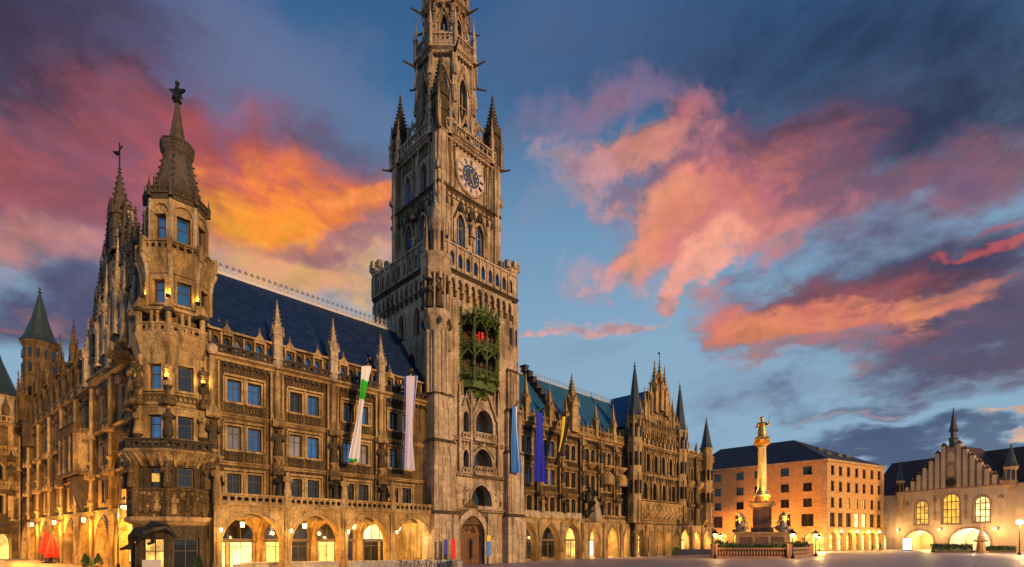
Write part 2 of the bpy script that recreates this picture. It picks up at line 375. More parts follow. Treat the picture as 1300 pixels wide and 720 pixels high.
def paving_mat():
    m, N, b = new_mat("square_paving")
    o = N.n.new('ShaderNodeTexCoord').outputs['Object']
    rot = N.n.new('ShaderNodeMapping'); rot.inputs['Rotation'].default_value = (0, 0, R(-45)); N.l.new(o, rot.inputs[0])
    x, y, z = N.sep(rot.outputs[0])
    row = N.m('FLOOR', N.m('DIVIDE', y, 0.8))
    bx = N.m('FLOOR', N.m('ADD', N.m('DIVIDE', x, 1.2), N.m('MULTIPLY', N.m('MODULO', row, 2.0), 0.5)))
    w = N.white(N.comb(bx, row, 0.0))
    n = N.noise(o, 0.25, 5, 0.6); f = N.noise(o, 9, 5, 0.7)
    v = N.m('ADD', 0.5, N.m('ADD', N.m('MULTIPLY', w, 0.35), N.m('ADD', N.m('MULTIPLY', n, 0.4), N.m('MULTIPLY', f, 0.3))))
    jy = N.m('LESS_THAN', N.m('FRACT', N.m('DIVIDE', y, 0.8)), 0.025)
    col = N.mix(1.0, (0.36, 0.285, 0.30), N.comb(v, v, v), 'MULTIPLY')
    col = N.mix(N.m('MULTIPLY', jy, 0.6), col, (0.07, 0.06, 0.06))
    band = N.m('LESS_THAN', N.m('FRACT', N.m('DIVIDE', x, 9.6)), 0.06)
    col = N.mix(N.m('MULTIPLY', band, 0.55), col, (0.12, 0.09, 0.095))
    col = N.mix(N.m('MULTIPLY', N.ss(N.noise(o, 0.6, 6, 0.7), 0.55, 0.72), 0.5), col, (0.14, 0.105, 0.11))
    N.l.new(col, b.inputs['Base Color'])
    N.l.new(N.m('ADD', 0.36, N.m('MULTIPLY', N.m('ADD', w, n), 0.17)), b.inputs['Roughness'])
    b.inputs['Specular IOR Level'].default_value = 0.6
    bn = N.n.new('ShaderNodeBump'); bn.inputs['Strength'].default_value = 0.12; bn.inputs['Distance'].default_value = 0.02
    N.l.new(N.m('ADD', f, w), bn.inputs['Height']); N.l.new(bn.outputs[0], b.inputs['Normal'])
    return m


M['paving'] = paving_mat()

# ------------------------------------------------------------------ mesh helpers
class MB:
    """collects shapes; build() links them as ONE mesh object"""
    def __init__(s):
        s.v = []; s.f = []; s.k = []; s.mats = []; s.T = None
    def mi(s, m):
        m = M[m] if isinstance(m, str) else m
        if m not in s.mats: s.mats.append(m)
        return s.mats.index(m)
    def add(s, vs, fs, m):
        i0 = len(s.v); k = s.mi(m)
        s.v += [tuple(s.T @ Vector(v)) for v in vs] if s.T is not None else [tuple(v) for v in vs]
        for f in fs: s.f.append([i + i0 for i in f]); s.k.append(k)
    def box(s, x0, x1, y0, y1, z0, z1, m):
        s.add([(x0, y0, z0), (x1, y0, z0), (x1, y1, z0), (x0, y1, z0), (x0, y0, z1), (x1, y0, z1), (x1, y1, z1), (x0, y1, z1)],
              [(0, 3, 2, 1), (4, 5, 6, 7), (0, 1, 5, 4), (1, 2, 6, 5), (2, 3, 7, 6), (3, 0, 4, 7)], m)
    def cbox(s, cx, cy, hx, hy, z0, z1, m): s.box(cx - hx, cx + hx, cy - hy, cy + hy, z0, z1, m)
    def quad(s, a, b, c, d, m): s.add([a, b, c, d], [(0, 1, 2, 3)], m)
    def prism_y(s, pts, y0, y1, m):
        """polygon given in x,z (anticlockwise seen from -y) pushed from y0 to y1"""
        n = len(pts)
        vs = [(p[0], y0, p[1]) for p in pts] + [(p[0], y1, p[1]) for p in pts]
        s.add(vs, [tuple(range(n)), tuple(range(2 * n - 1, n - 1, -1))] + [(i, i + n, (i + 1) % n + n, (i + 1) % n) for i in range(n)], m)
    def prism_z(s, pts, z0, z1, m, top=1.0, c=None):
        n = len(pts)
        c = c or (sum(p[0] for p in pts) / n, sum(p[1] for p in pts) / n)
        vs = [(p[0], p[1], z0) for p in pts] + [(c[0] + (p[0] - c[0]) * top, c[1] + (p[1] - c[1]) * top, z1) for p in pts]
        s.add(vs, [tuple(range(n - 1, -1, -1)), tuple(range(n, 2 * n))] + [(i, (i + 1) % n, (i + 1) % n + n, i + n) for i in range(n)], m)
    def lathe(s, cx, cy, prof, n, m, rot=0.0, sx=1.0, sy=1.0):
        vs = []; fs = []
        for r, z in prof:
            for i in range(n):
                a = rot + 2 * math.pi * i / n
                vs.append((cx + r * sx * math.cos(a), cy + r * sy * math.sin(a), z))
        L = len(prof)
        for j in range(L - 1):
            for i in range(n):
                a, b = j * n + i, j * n + (i + 1) % n
                fs.append((a, b, b + n, a + n))
        fs.append(tuple(range(n - 1, -1, -1))); fs.append(tuple(range((L - 1) * n, L * n)))
        s.add(vs, fs, m)
    def pyr(s, cx, cy, hx, hy, z0, z1, m, t=0.02):
        s.prism_z([(cx - hx, cy - hy), (cx + hx, cy - hy), (cx + hx, cy + hy), (cx - hx, cy + hy)], z0, z1, m, t)
    def octa(s, x, y, z, r, m, rz=None):
        rz = rz or r
        s.add([(x + r, y, z), (x, y + r, z), (x - r, y, z), (x, y - r, z), (x, y, z + rz), (x, y, z - rz)],
              [(0, 1, 4), (1, 2, 4), (2, 3, 4), (3, 0, 4), (1, 0, 5), (2, 1, 5), (3, 2, 5), (0, 3, 5)], m)
    def ball(s, x, y, z, r, m, n=8, k=5, sz=1.0):
        s.lathe(x, y, [(max(0.02 * r, r * math.sin(math.pi * j / k)), z - r * sz * math.cos(math.pi * j / k)) for j in range(k + 1)], n, m)
    def bar(s, a, b, r, m, n=5, r2=None):
        a, b = Vector(a), Vector(b); d = b - a
        if d.length < 1e-5: return
        d.normalize(); u = d.orthogonal().normalized(); w = d.cross(u)
        r2 = r if r2 is None else r2
        vs = []
        for p, q in ((a, r), (b, r2)):
            for i in range(n):
                t = 2 * math.pi * i / n
                vs.append(tuple(p + u * q * math.cos(t) + w * q * math.sin(t)))
        s.add(vs, [tuple(range(n - 1, -1, -1)), tuple(range(n, 2 * n))] + [(i, (i + 1) % n, (i + 1) % n + n, i + n) for i in range(n)], m)
    def sweep_x(s, x0, x1, prof, m):
        """closed profile (y,z) pushed along x"""
        n = len(prof)
        vs = [(x0, p[0], p[1]) for p in prof] + [(x1, p[0], p[1]) for p in prof]
        s.add(vs, [tuple(range(n)), tuple(range(2 * n - 1, n - 1, -1))] + [(i, i + n, (i + 1) % n + n, (i + 1) % n) for i in range(n)], m)
    def build(s, name, parent=None, mat=None, label=None, smooth=False):
        me = bpy.data.meshes.new(name)
        me.from_pydata(s.v, [], s.f)
        for mm in s.mats: me.materials.append(mm)
        me.polygons.foreach_set('material_index', s.k)
        if smooth: me.polygons.foreach_set('use_smooth', [True] * len(s.f))
        me.validate(); me.update()
        import bmesh
        bm = bmesh.new(); bm.from_mesh(me); bmesh.ops.recalc_face_normals(bm, faces=bm.faces[:]); bm.to_mesh(me); bm.free()
        o = bpy.data.objects.new(name, me); C.objects.link(o)
        if parent is not None: o.parent = parent
        if mat is not None: o.matrix_local = mat
        if label: o['label'] = label
        return o


def thing(name, label, cat, mat=None, group=None):
    o = bpy.data.objects.new(name, None); C.objects.link(o); o.empty_display_size = 0.3
    if mat is not None: o.matrix_world = mat
    o['label'] = label; o['category'] = cat
    if group: o['group'] = group
    return o


def tag(o, label, cat, group=None):
    o['label'] = label; o['category'] = cat
    if group: o['group'] = group
    return o


def frame(ox, oy, dx, dy, oz=0.0):
    """local frame: x along the wall (to the right seen from outside), y into the building"""
    l = math.hypot(dx, dy); dx /= l; dy /= l
    return Matrix(((dx, -dy, 0, ox), (dy, dx, 0, oy), (0, 0, 1, oz), (0, 0, 0, 1)))


def face(cx, cy, ap, deg):
    """frame of one face of a polygonal tower: outward bearing deg, apothem ap"""
    a = R(deg); ux, uy = math.cos(a), math.sin(a)
    return frame(cx + ap * ux, cy + ap * uy, -uy, ux)


class Op:
    """an opening: rectangle or arch"""
    def __init__(s, xc, w, zb, zt, zs=None, n=8):
        s.xc, s.w, s.zb, s.zt, s.zs, s.n = xc, w, zb, zt, zs, n
        s.x0, s.x1 = xc - w / 2, xc + w / 2
        a = w / 2
        s.xs = [s.x0, s.x1] if zs is None else [xc - a * math.cos(math.pi * i / n) for i in range(n + 1)]
    def top(s, x):
        if s.zs is None: return s.zt
        a = s.w / 2; h = s.zt - s.zs; u = abs(x - s.xc)
        if h > a * 1.001:
            c = (h * h - a * a) / (2 * a); r = c + a
            return s.zs + math.sqrt(max(0, r * r - (u + c) ** 2))
        return s.zs + h * math.sqrt(max(0, 1 - (u / a) ** 2))
    def outline(s):
        p = [(s.x0, s.zb)]
        p += [(x, s.top(x)) for x in s.xs]
        p.append((s.x1, s.zb))
        q = [p[0]]
        for k in p[1:]:
            if abs(k[0] - q[-1][0]) + abs(k[1] - q[-1][1]) > 1e-5: q.append(k)
        return q
    def grown(s, t, b=0.0):
        return Op(s.xc, s.w + 2 * t, s.zb - b, s.zt + t * (1.0 if s.zs is None else 1.25), s.zs, s.n)


def wall(mb, x0, x1, z0, z1, ops, y, depth, m, rm=None):
    rm = rm or m
    xs = sorted({round(v, 5) for v in [x0, x1] + [q for o in ops for q in o.xs] if x0 - 1e-6 <= v <= x1 + 1e-6})
    for xa, xb in zip(xs, xs[1:]):
        xm = (xa + xb) / 2
        a = b = z0
        for o in sorted((o for o in ops if o.x0 < xm < o.x1), key=lambda o: o.zb):
            if o.zb > min(a, b) + 1e-4: mb.quad((xa, y, a), (xb, y, b), (xb, y, o.zb), (xa, y, o.zb), m)
            a, b = o.top(min(max(xa, o.x0), o.x1)), o.top(min(max(xb, o.x0), o.x1))
        if z1 > max(a, b) - 1e-4: mb.quad((xa, y, a), (xb, y, b), (xb, y, z1), (xa, y, z1), m)
    for o in ops:
        p = o.outline(); p = p + [p[0]]
        for (ax, az), (bx, bz) in zip(p, p[1:]):
            mb.quad((ax, y, az), (bx, y, bz), (bx, y + depth, bz), (ax, y + depth, az), rm)


def ring(mb, o, t, y0, y1, m, inner=0.0):
    """moulding round an opening, from y0 (front) to y1"""
    a = o.grown(inner).outline() if inner else o.outline()
    g = o.grown(t); b = g.outline()
    b[0] = (b[0][0], o.zb); b[-1] = (b[-1][0], o.zb)
    n = min(len(a), len(b))
    for i in range(n - 1):
        A, B_, c, d = a[i], a[i + 1], b[i + 1], b[i]
        mb.quad((A[0], y0, A[1]), (B_[0], y0, B_[1]), (c[0], y0, c[1]), (d[0], y0, d[1]), m)
        mb.quad((d[0], y0, d[1]), (c[0], y0, c[1]), (c[0], y1, c[1]), (d[0], y1, d[1]), m)
        mb.quad((A[0], y0, A[1]), (B_[0], y0, B_[1]), (B_[0], y1, B_[1]), (A[0], y1, A[1]), m)


def glazing(mb, o, y, glass, fr='frame', nv=1, hz=(), t=0.07, mw=0.05):
    p = o.outline(); mb.add([(q[0], y + 0.04, q[1]) for q in p], [tuple(range(len(p)))], glass)
    i = Op(o.xc, o.w - 2 * t, o.zb + t, o.zt - t, o.zs, o.n)
    a, b = o.outline(), i.outline(); n = min(len(a), len(b))
    for j in range(n):
        k = (j + 1) % n
        mb.quad((a[j][0], y, a[j][1]), (a[k][0], y, a[k][1]), (b[k][0], y, b[k][1]), (b[j][0], y, b[j][1]), fr)
        mb.quad((b[j][0], y, b[j][1]), (b[k][0], y, b[k][1]), (b[k][0], y + 0.04, b[k][1]), (b[j][0], y + 0.04, b[j][1]), fr)
    for j in range(nv):
        x = o.x0 + o.w * (j + 1) / (nv + 1)
        mb.box(x - mw / 2, x + mw / 2, y - 0.003, y + 0.038, o.zb + t, o.top(x) - t * 0.8, fr)
    for z in hz:
        if z < (o.zs or o.zt) + 0.01: mb.box(o.x0 + t, o.x1 - t, y - 0.006, y + 0.036, z - mw / 2, z + mw / 2, fr)


def window(parent, ops, y, glass, mat=None, fr='frame', nv=1, hz=(0.66,), name='window', t=0.07, mw=0.05, label=None):
    mb = MB()
    gl = glass if isinstance(glass, (list, tuple)) else [glass] * len(ops)
    for o, g in zip(ops, gl):
        glazing(mb, o, y, g, fr, nv, [o.zb + (o.zt - o.zb) * h for h in hz], t, mw)
    return mb.build(name, parent, mat, label)


def cornice(mb, x0, x1, y, z, h, d, m, dent=0.0, dm=None):
    """moulded course standing d proud of the wall plane y; dentils below when dent is their pitch"""
    mb.sweep_x(x0, x1, [(y + 0.05, z), (y - d * 0.35, z), (y - d * 0.45, z + h * 0.35), (y - d, z + h * 0.6), (y - d, z + h * 0.85), (y - d * 0.7, z + h), (y + 0.05, z + h)], m)
    if dent:
        n = int((x1 - x0) / dent)
        for i in range(n):
            x = x0 + (i + 0.5) * (x1 - x0) / n
            mb.box(x - dent * 0.24, x + dent * 0.24, y - d * 0.55, y + 0.02, z - h * 0.55, z - 0.003, dm or m)


def balustrade(mb, x0, x1, y, z0, z1, pitch, m, d=0.22, back=None):
    h = z1 - z0
    mb.box(x0, x1, y - d / 2, y + d / 2, z0, z0 + h * 0.16, m)
    mb.box(x0, x1, y - d * 0.65, y + d * 0.65, z1 - h * 0.17, z1, m)
    n = max(1, round((x1 - x0) / pitch)); p = (x1 - x0) / n
    for i in range(n + 1):
        x = x0 + i * p
        mb.box(x - 0.06, x + 0.06, y - d * 0.4, y + d * 0.4, z0 + h * 0.16, z1 - h * 0.17, m)
    za, zb = z0 + h * 0.16, z1 - h * 0.17
    for i in range(n):                       # pierced quatrefoil between the posts
        x = x0 + (i + 0.5) * p; zc = (za + zb) / 2; r = min(p, zb - za) * 0.46
        pts = [(x + r * math.cos(t), zc + r * math.sin(t)) for t in [k * math.pi / 4 for k in range(8)]]
        for (ax, az), (bx, bz) in zip(pts, pts[1:] + pts[:1]):
            mb.bar((ax, y, az), (bx, y, bz), 0.05, m, 4)


def tracery(mb, x0, x1, z0, z1, y, n, m, d=0.07):
    """a sunk panel of small pointed blind arches"""
    p = (x1 - x0) / n
    mb.box(x0, x1, y - d, y + 0.02, z0, z0 + 0.07, m); mb.box(x0, x1, y - d, y + 0.02, z1 - 0.08, z1, m)
    for i in range(n + 1):
        x = x0 + i * p
        mb.box(x - 0.035, x + 0.035, y - d, y + 0.02, z0 + 0.07, z1 - 0.08, m)
    for i in range(n):
        x = x0 + i * p; zs = z0 + (z1 - z0) * 0.45; zt = z1 - 0.08
        mb.prism_y([(x + 0.035, zs), (x + p / 2, zt), (x + 0.035, zt)], y - d * 0.8, y + 0.02, m)
        mb.prism_y([(x + p - 0.035, zs), (x + p - 0.035, zt), (x + p / 2, zt)], y - d * 0.8, y + 0.02, m)


def crockets(mb, x, y, hx, z0, z1, m, n=5, r=0.12):
    for k in range(n):
        f = (k + 0.5) / n
        w = hx * (1 - f) + 0.03; z = z0 + (z1 - z0) * f; q = r * (1 - 0.45 * f)
        for sx in (-1, 1):
            for sy in (-1, 1): mb.octa(x + sx * w, y + sy * w, z, q, m)


def finial(mb, x, y, z, s, m):
    mb.bar((x, y, z - s * 0.4), (x, y, z + s), s * 0.13, m, 5, s * 0.05)
    mb.octa(x, y, z + s * 0.12, s * 0.34, m, s * 0.2)
    mb.octa(x, y, z + s * 0.6, s * 0.2, m, s * 0.15)


def pinnacle(mb, x, y, z0, z1, w, m, shaft=0.45, gab=True, m2=None, ck=6):
    """square shaft, four gablets, crocketed spirelet and finial"""
    h = z1 - z0; zs = z0 + h * shaft; q = w / 2; m2 = m2 or m
    mb.cbox(x, y, q, q, z0, zs, m)
    mb.cbox(x, y, q * 1.18, q * 1.18, z0, z0 + min(0.25, h * 0.05), m)
    for zz in (z0 + (zs - z0) * 0.52,):
        mb.cbox(x, y, q * 1.12, q * 1.12, zz, zz + min(0.14, h * 0.03), m)
    if gab:
        g = q * 1.25; gh = w * 0.9
        for dx, dy in ((0, -1), (0, 1), (-1, 0), (1, 0)):
            a = (x + dx * g - dy * g * 0.85, y + dy * g + dx * g * 0.85, zs - gh * 0.3)
            b = (x + dx * g + dy * g * 0.85, y + dy * g - dx * g * 0.85, zs - gh * 0.3)
            mb.add([a, b, (x + dx * g, y + dy * g, zs + gh), (x, y, zs - gh * 0.3), (x, y, zs + gh)], [(0, 1, 2), (0, 2, 4, 3), (1, 3, 4, 2), (0, 3, 1)], m)
        for sx in (-1, 1):
            for sy in (-1, 1):
                mb.pyr(x + sx * q * 1.1, y + sy * q * 1.1, q * 0.22, q * 0.22, zs - gh * 0.5, zs + gh * 0.9, m)
    zt = z1 - h * 0.07
    mb.pyr(x, y, q * 0.86, q * 0.86, zs, zt, m2, 0.06)
    if ck: crockets(mb, x, y, q * 0.86, zs + (zt - zs) * 0.12, zt, m2, ck, w * 0.15)
    finial(mb, x, y, zt, h * 0.07, m2)


def figure(mb, x, y, z, h, m, turn=0.0, arm=True, seed=0):
    """robed statue on its own small block; one continuous robe with head and arms"""
    rn = random.Random(seed)
    mb.lathe(x, y, [(h * .17, z), (h * .17, z + h * .05), (h * .15, z + h * .06), (h * .17, z + h * .1), (h * .135, z + h * .35), (h * .115, z + h * .52), (h * .15, z + h * .68), (h * .165, z + h * .78), (h * .1, z + h * .835), (h * .05, z + h * .85),
                     (h * .055, z + h * .87), (h * .075, z + h * .92), (h * .06, z + h * .97), (h * .02, z + h)], 9, m, turn, 1.0, 0.78)
    if arm:
        c, s = math.cos(turn), math.sin(turn)
        for sd in (-1, 1):
            sh = (x + sd * h * .15 * c, y + sd * h * .15 * s, z + h * .77)
            el = (x + sd * h * .2 * c + h * .05 * s, y + sd * h * .2 * s - h * .05 * c, z + h * (.58 + .05 * rn.random()))
            ha = (x + sd * h * (.06 + .12 * rn.random()) * c + h * .17 * s, y + sd * h * .1 * s - h * .17 * c, z + h * (.52 + .2 * rn.random()))
            mb.bar(sh, el, h * .055, m, 6, h * .045); mb.bar(el, ha, h * .045, m, 6, h * .035)


def relief(mb, x0, x1, z0, z1, y, n, m, seed=0, fig=0.9):
    """half-sunk carved figures and foliage on a wall plane"""
    rn = random.Random(seed); ms = m if isinstance(m, (list, tuple)) else [m]
    for k in range(n):
        x = x0 + (x1 - x0) * (k + .5) / n + rn.uniform(-.08, .08); h = min(z1 - z0, fig * rn.uniform(.8, 1.05)); z = z0 + rn.random() * max(0.0, z1 - z0 - h)
        figure(mb, x, y + .06, z, h, rn.choice(ms), rn.uniform(-.6, .6), True, k)
    for k in range(n * 3):
        mb.ball(rn.uniform(x0, x1), y + .05, rn.uniform(z0, z1), rn.uniform(.07, .16), rn.choice(ms), 6, 4, rn.uniform(.8, 1.6))


def canopy(mb, x, y, z, w, h, m):
    """tabernacle hood over a statue"""
    q = w / 2
    mb.lathe(x, y, [(q * .75, z), (q * 1.05, z + h * .08), (q * 1.05, z + h * .25), (q * .8, z + h * .28), (q * .55, z + h * .45), (q * .3, z + h * .6), (q * .08, z + h)], 6, m, R(30))
    for i in range(6):
        a = R(30 + 60 * i); px, py = x + q * math.cos(a), y + q * math.sin(a)
        mb.pyr(px, py, q * .16, q * .16, z + h * .02, z + h * .55, m)
        mb.octa(x + q * .5 * math.cos(a), y + q * .5 * math.sin(a), z + h * .52, q * .16, m)


def corbel(mb, x, y, z, w, h, m):
    q = w / 2
    mb.lathe(x, y, [(q * .2, z - h), (q * .35, z - h * .8), (q * .5, z - h * .45), (q * .9, z - h * .2), (q, z - h * .12), (q, z)], 8, m)


def gargoyle(mb, x, y, z, dx, dy, L, m):
    e = (x + dx * L, y + dy * L, z + L * 0.12)
    mb.bar((x, y, z), e, L * .11, m, 6, L * .06)
    mb.octa(e[0], e[1], e[2] + L * .03, L * .1, m, L * .08)
    mb.octa(x + dx * L * .55, y + dy * L * .55, z + L * .14, L * .06, m, L * .1)


def pt_light(name, loc, e, col=(1.0, 0.62, 0.26), r=0.15, parent=None):
    l = bpy.data.lights.new(name, 'POINT'); l.energy = e; l.color = col; l.shadow_soft_size = r
    o = bpy.data.objects.new(name, l); C.objects.link(o); o.location = loc
    if parent is not None: o.parent = parent
    return o

# ------------------------------------------------------------------ ground
g = MB()
g.quad((-3000, -400, 0), (3000, -400, 0), (3000, 3500, 0), (-3000, 3500, 0), 'paving')
go = g.build('ground'); go['kind'] = 'structure'

# ------------------------------------------------------------------ the town hall
HALL = thing('town_hall', 'huge gothic revival town hall with tall clock tower, arcades and blue slate roofs', 'town hall', frame(0, 57, .704, .710))
HM = HALL.matrix_world.copy()


def pins(parent, lst, m, m2=None, name='pinnacle', **k):
    for x, y, z0, z1, w in lst:
        b = MB(); pinnacle(b, x, y, z0, z1, w, m, m2=m2, **k); b.build(name, parent)


def arcade(parent, x0, x1, y, arches, top, m, back=3.6, th=0.8, pil=None, floor_lit=None):
    """vaulted arcade: pierced front, piers, ceiling and back wall"""
    b = MB()
    ops = [Op(c, w, -0.05, zt, zs, 12) for c, w, zt, zs in arches]
    wall(b, x0, x1, -0.05, top, ops, y, th, m)
    b.quad((x0, y + th, top), (x1, y + th, top), (x1, y + th, 4.0), (x0, y + th, 4.0), m)
    for o in ops:
        ring(b, o, 0.32, y - 0.10, y + 0.01, m); 
        q = Op(o.xc, o.w, o.zb, o.zt, o.zs, 12)
        ring(b, q, 0.14, y - 0.17, y - 0.09, m, 0.10)
    b.box(x0, x1, y + th, back, top - 0.3, top - 0.06, m)                    # ceiling
    b.box(x0, x1, back, back + 0.3, -0.05, top, m)                           # back wall
    for xx in (x0, x1 - 0.25): b.box(xx, xx + 0.25, y + th, back, -0.05, top - 0.3, m)
    # ribs of the vault between the bays
    cs = [a[0] for a in arches]
    for a, c in zip(cs, cs[1:]):
        xm = (a + c) / 2
        b.box(xm - 0.22, xm + 0.22, back - 0.35, back + 0.02, -0.05, 2.4, m)
        o = Op(0, back - y - th, 0, top - 0.3, 2.2, 8)
        for (ux, uz), (vx, vz) in zip(o.outline()[1:-1], o.outline()[2:-1]):
            yy = (y + th + back) / 2
            b.bar((xm, yy + ux, uz), (xm, yy + vx, vz), 0.13, m, 5)
    for i, x in enumerate(pil or []):                                        # wall shafts on the piers
        b.box(x - 0.28, x + 0.28, y - 0.26, y + 0.01, -0.05, 0.9, m)
        b.box(x - 0.2, x + 0.2, y - 0.2, y + 0.01, 0.9, top - 0.25, m)
        b.bar((x, y - 0.22, 0.9), (x, y - 0.22, top - 0.25), 0.10, m, 6)
    o = b.build('arcade', parent)
    return o


def added_lantern(parent, x, y, z, e, col=(1.0, .56, .14)):  # added lantern, put in to cast golden light on the arcade front
    b = MB(); b.bar((x, y, z + .1), (x, y - .6, z + .15), .03, 'iron', 5); b.lathe(x, y - .6, [(.04, z + .08), (.1, z + .06), (.07, z - .18), (.03, z - .2)], 6, 'lamp'); b.build('added_wall_lantern', parent)
    pt_light('added_wall_lantern_light', (x, y - .95, z - .5), e, col, .12, parent)


def shopfronts(parent, arches, back, kinds):
    for (c, w, zt, zs), kd in zip(arches, kinds):
        b = MB()
        if kd == 'dark': a_, d_ = 'glassd', 'glassd'
        elif kd == 'fan': a_, d_ = 'glassd', 'litw'
        elif kd == 'blaze': a_, d_ = 'shop', 'shopw'
        elif kd == 'dim': a_, d_ = 'glassd', 'shop'
        elif kd == 'gold': a_, d_ = 'shop', 'shop'
        elif kd == 'top': a_, d_ = 'litw', 'glassd'
        else: a_, d_ = 'shop', 'litw'
        W = w * 0.92
        glazing(b, Op(c - W * 0.26, W * 0.46, 0.25, 2.35), back - 0.12, d_, 'frame', 1, (1.9,))
        glazing(b, Op(c + W * 0.26, W * 0.46, 0.05, 2.35), back - 0.12, d_ if kd != 'dim' else 'glassd', 'frame', 1, (1.9,))
        glazing(b, Op(c, W, 2.5, 4.15, 3.0, 10), back - 0.12, a_, 'frame', 3, ())
        b.box(c - W / 2, c + W / 2, back - 0.3, back - 0.02, 2.36, 2.5, 'frame')
        b.build('shop_window', parent)


def lantern(x, y, z, e, where, M0, col=(1.0, 0.60, 0.22), drop=0.5, size=1.0, group='lanterns hanging in the town hall arcades'):
    L = thing('hanging_lantern', where, 'lantern', M0 @ Matrix.Translation((x, y, z)), group)
    b = MB(); b.bar((0, 0, 0), (0, 0, drop), 0.02, 'iron', 5); b.lathe(0, 0, [(0.05, 0.1), (0.2 * size, 0.02), (0.22 * size, -0.03), (0.05, -0.02)], 6, 'iron'); b.build('chain', L)
    b = MB(); b.lathe(0, 0, [(0.03, -0.04), (0.17 * size, -0.05), (0.13 * size, -0.42 * size), (0.03, -0.44 * size)], 6, 'lamp'); b.build('globe', L)
    pt_light('lantern_light', (0, 0, -0.75), e, col, 0.12, L)
    return L


# ---- long arcaded wing
def build_arcade_wing():
    P = MB(); x0, x1 = -30.2, -11.3
    bays = [-27.86, -23.42, -19.0, -14.6]; rows = [(5.65, 7.25), (9.0, 10.7), (12.45, 14.02)]
    piers = [-30.05, -25.64, -21.2, -16.8]
    ops = [Op(c + s * 0.69, 0.94, a, b) for c in bays for s in (-1, 1) for a, b in rows]
    wall(P, x0, x1, 4.9, 15.2, ops, 0.0, 0.36, 'shadestone', 'stone')
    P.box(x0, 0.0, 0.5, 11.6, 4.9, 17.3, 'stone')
    for c in bays:
        for a, b in rows:
            for s in (-1, 1):
                ring(P, Op(c + s * 0.69, 0.94, a, b), 0.13, -0.09, 0.01, 'stone')
                P.box(c + s * .69 - .62, c + s * .69 + .62, -0.18, 0.02, a - 0.16, a - 0.004, 'stone')
            P.box(c - 1.42, c + 1.42, -0.22, 0.02, b + 0.2, b + 0.36, 'stone')
            for xx in (c - 1.4, c, c + 1.4): P.bar((xx, -0.1, a - 0.1), (xx, -0.1, b + 0.2), 0.075, 'stone', 6)
        for a in (8.15, 11.65):
            for s in (-1, 1): tracery(P, c + s * .69 - .55, c + s * .69 + .55, a + 0.05, a + 0.66, -0.02, 5, 'sootshade')
        tracery(P, c - 1.45, c + 1.45, 14.45, 15.1, -0.02, 12, 'sootshade')
    cornice(P, x0, x1, 0, 7.85, 0.26, 0.24, 'stone', 0.4, 'sootshade')
    cornice(P, x0, x1, 0, 11.3, 0.26, 0.24, 'stone')
    cornice(P, x0, x1, 0, 15.2, 0.5, 0.5, 'stone', 0.42, 'sootshade')
    for x in piers:
        P.box(x - 0.5, x + 0.5, -0.3, 0.02, 4.9, 15.2, 'shadestone')
        P.box(x - 0.34, x + 0.34, -0.52, -0.29, 4.9, 8.3, 'shadestone')
        P.bar((x, -0.4, 11.4), (x, -0.4, 15.3), 0.2, 'stone', 8)
        for sx in (-1, 1):
            P.bar((x + sx * 0.42, -0.33, 8.2), (x + sx * 0.42, -0.33, 15.1), 0.08, 'stone', 6)
            P.pyr(x + sx * 0.42, -0.36, 0.12, 0.12, 11.4, 12.6, 'stone')
        corbel(P, x, -0.5, 8.75, 0.8, 0.7, 'stone'); canopy(P, x, -0.52, 10.95, 0.95, 1.6, 'stone')
        P.lathe(x, -0.42, [(0.2, 15.4), (0.34, 15.6), (0.36, 15.95), (0.2, 16.1)], 8, 'pale')
        # corbelled hood and dark figure group over the balcony
        canopy(P, x + 0.1, -0.5, 7.3, 1.1, 1.0, 'shadestone')
    O = P.build('arcade_wing', HALL)
    n = 0
    for i, c in enumerate(bays):
        for j, (a, b) in enumerate(rows):
            o2 = [Op(c + s * 0.69, 0.94, a, b) for s in (-1, 1)]
            gl = [('glassd', 'glassd'), ('glassc', 'glass'), ('glass', 'glass')][j] if (i + j) % 3 else [('glassc', 'glassd'), ('glass', 'glassc'), ('glassd', 'glass')][j]
            if (i, j) == (2, 2) or (i, j) == (3, 2): gl = ('glassd', 'glass')
            if (i, j) == (0, 0): gl = ('glassd', 'glassd')
            window(O, o2, 0.26, gl, nv=1, hz=(0.68,))
    for i, x in enumerate(piers):
        b = MB(); figure(b, x, -0.58, 8.75, 2.1, 'sootshade', 0, True, i); b.build('statue', O)
        b = MB(); figure(b, x + 0.05, -0.75, 5.55, 1.95, 'bronze', 0.2, True, i + 9); b.octa(x + .3, -.8, 6.4, .4, 'bronze', .5); b.build('statue', O)
    # attic gallery of little lights under the eaves
    b = MB(); xs = [x for x in [x0 + 0.45 + 0.74 * k for k in range(26)] if x < x1 - 0.2]
    aops = [Op(x, 0.42, 15.95, 17.0, 16.65, 6) for x in xs]
    wall(b, x0, x1, 15.7, 17.35, aops, 0.12, 0.2, 'shadestone')
    for o in aops: b.add([(p[0], 0.3, p[1]) for p in o.outline()], [tuple(range(len(o.outline())))], random.choice(['glass', 'glassd', 'glassd', 'glassc']))
    for i, x in enumerate(xs):
        b.box(x - 0.43, x - 0.31, -0.12, 0.13, 15.7, 17.15, 'stone')
        if i % 3 == 1:
            b.prism_y([(x - 0.5, 17.1), (x + 0.5, 17.1), (x, 17.95)], -0.1, 0.12, 'stone'); finial(b, x, 0, 17.95, 0.35, 'stone')
    b.box(x0, x1, -0.16, 0.3, 17.3, 17.45, 'stone'); balustrade(b, x0, x1, -0.3, 15.72, 16.3, 0.5, 'sootshade', 0.14)
    b.build('attic_gallery', O)
    pins(O, [(x, -0.3, 16.05, 20.7, 0.62) for x in piers[1:]], 'pale')
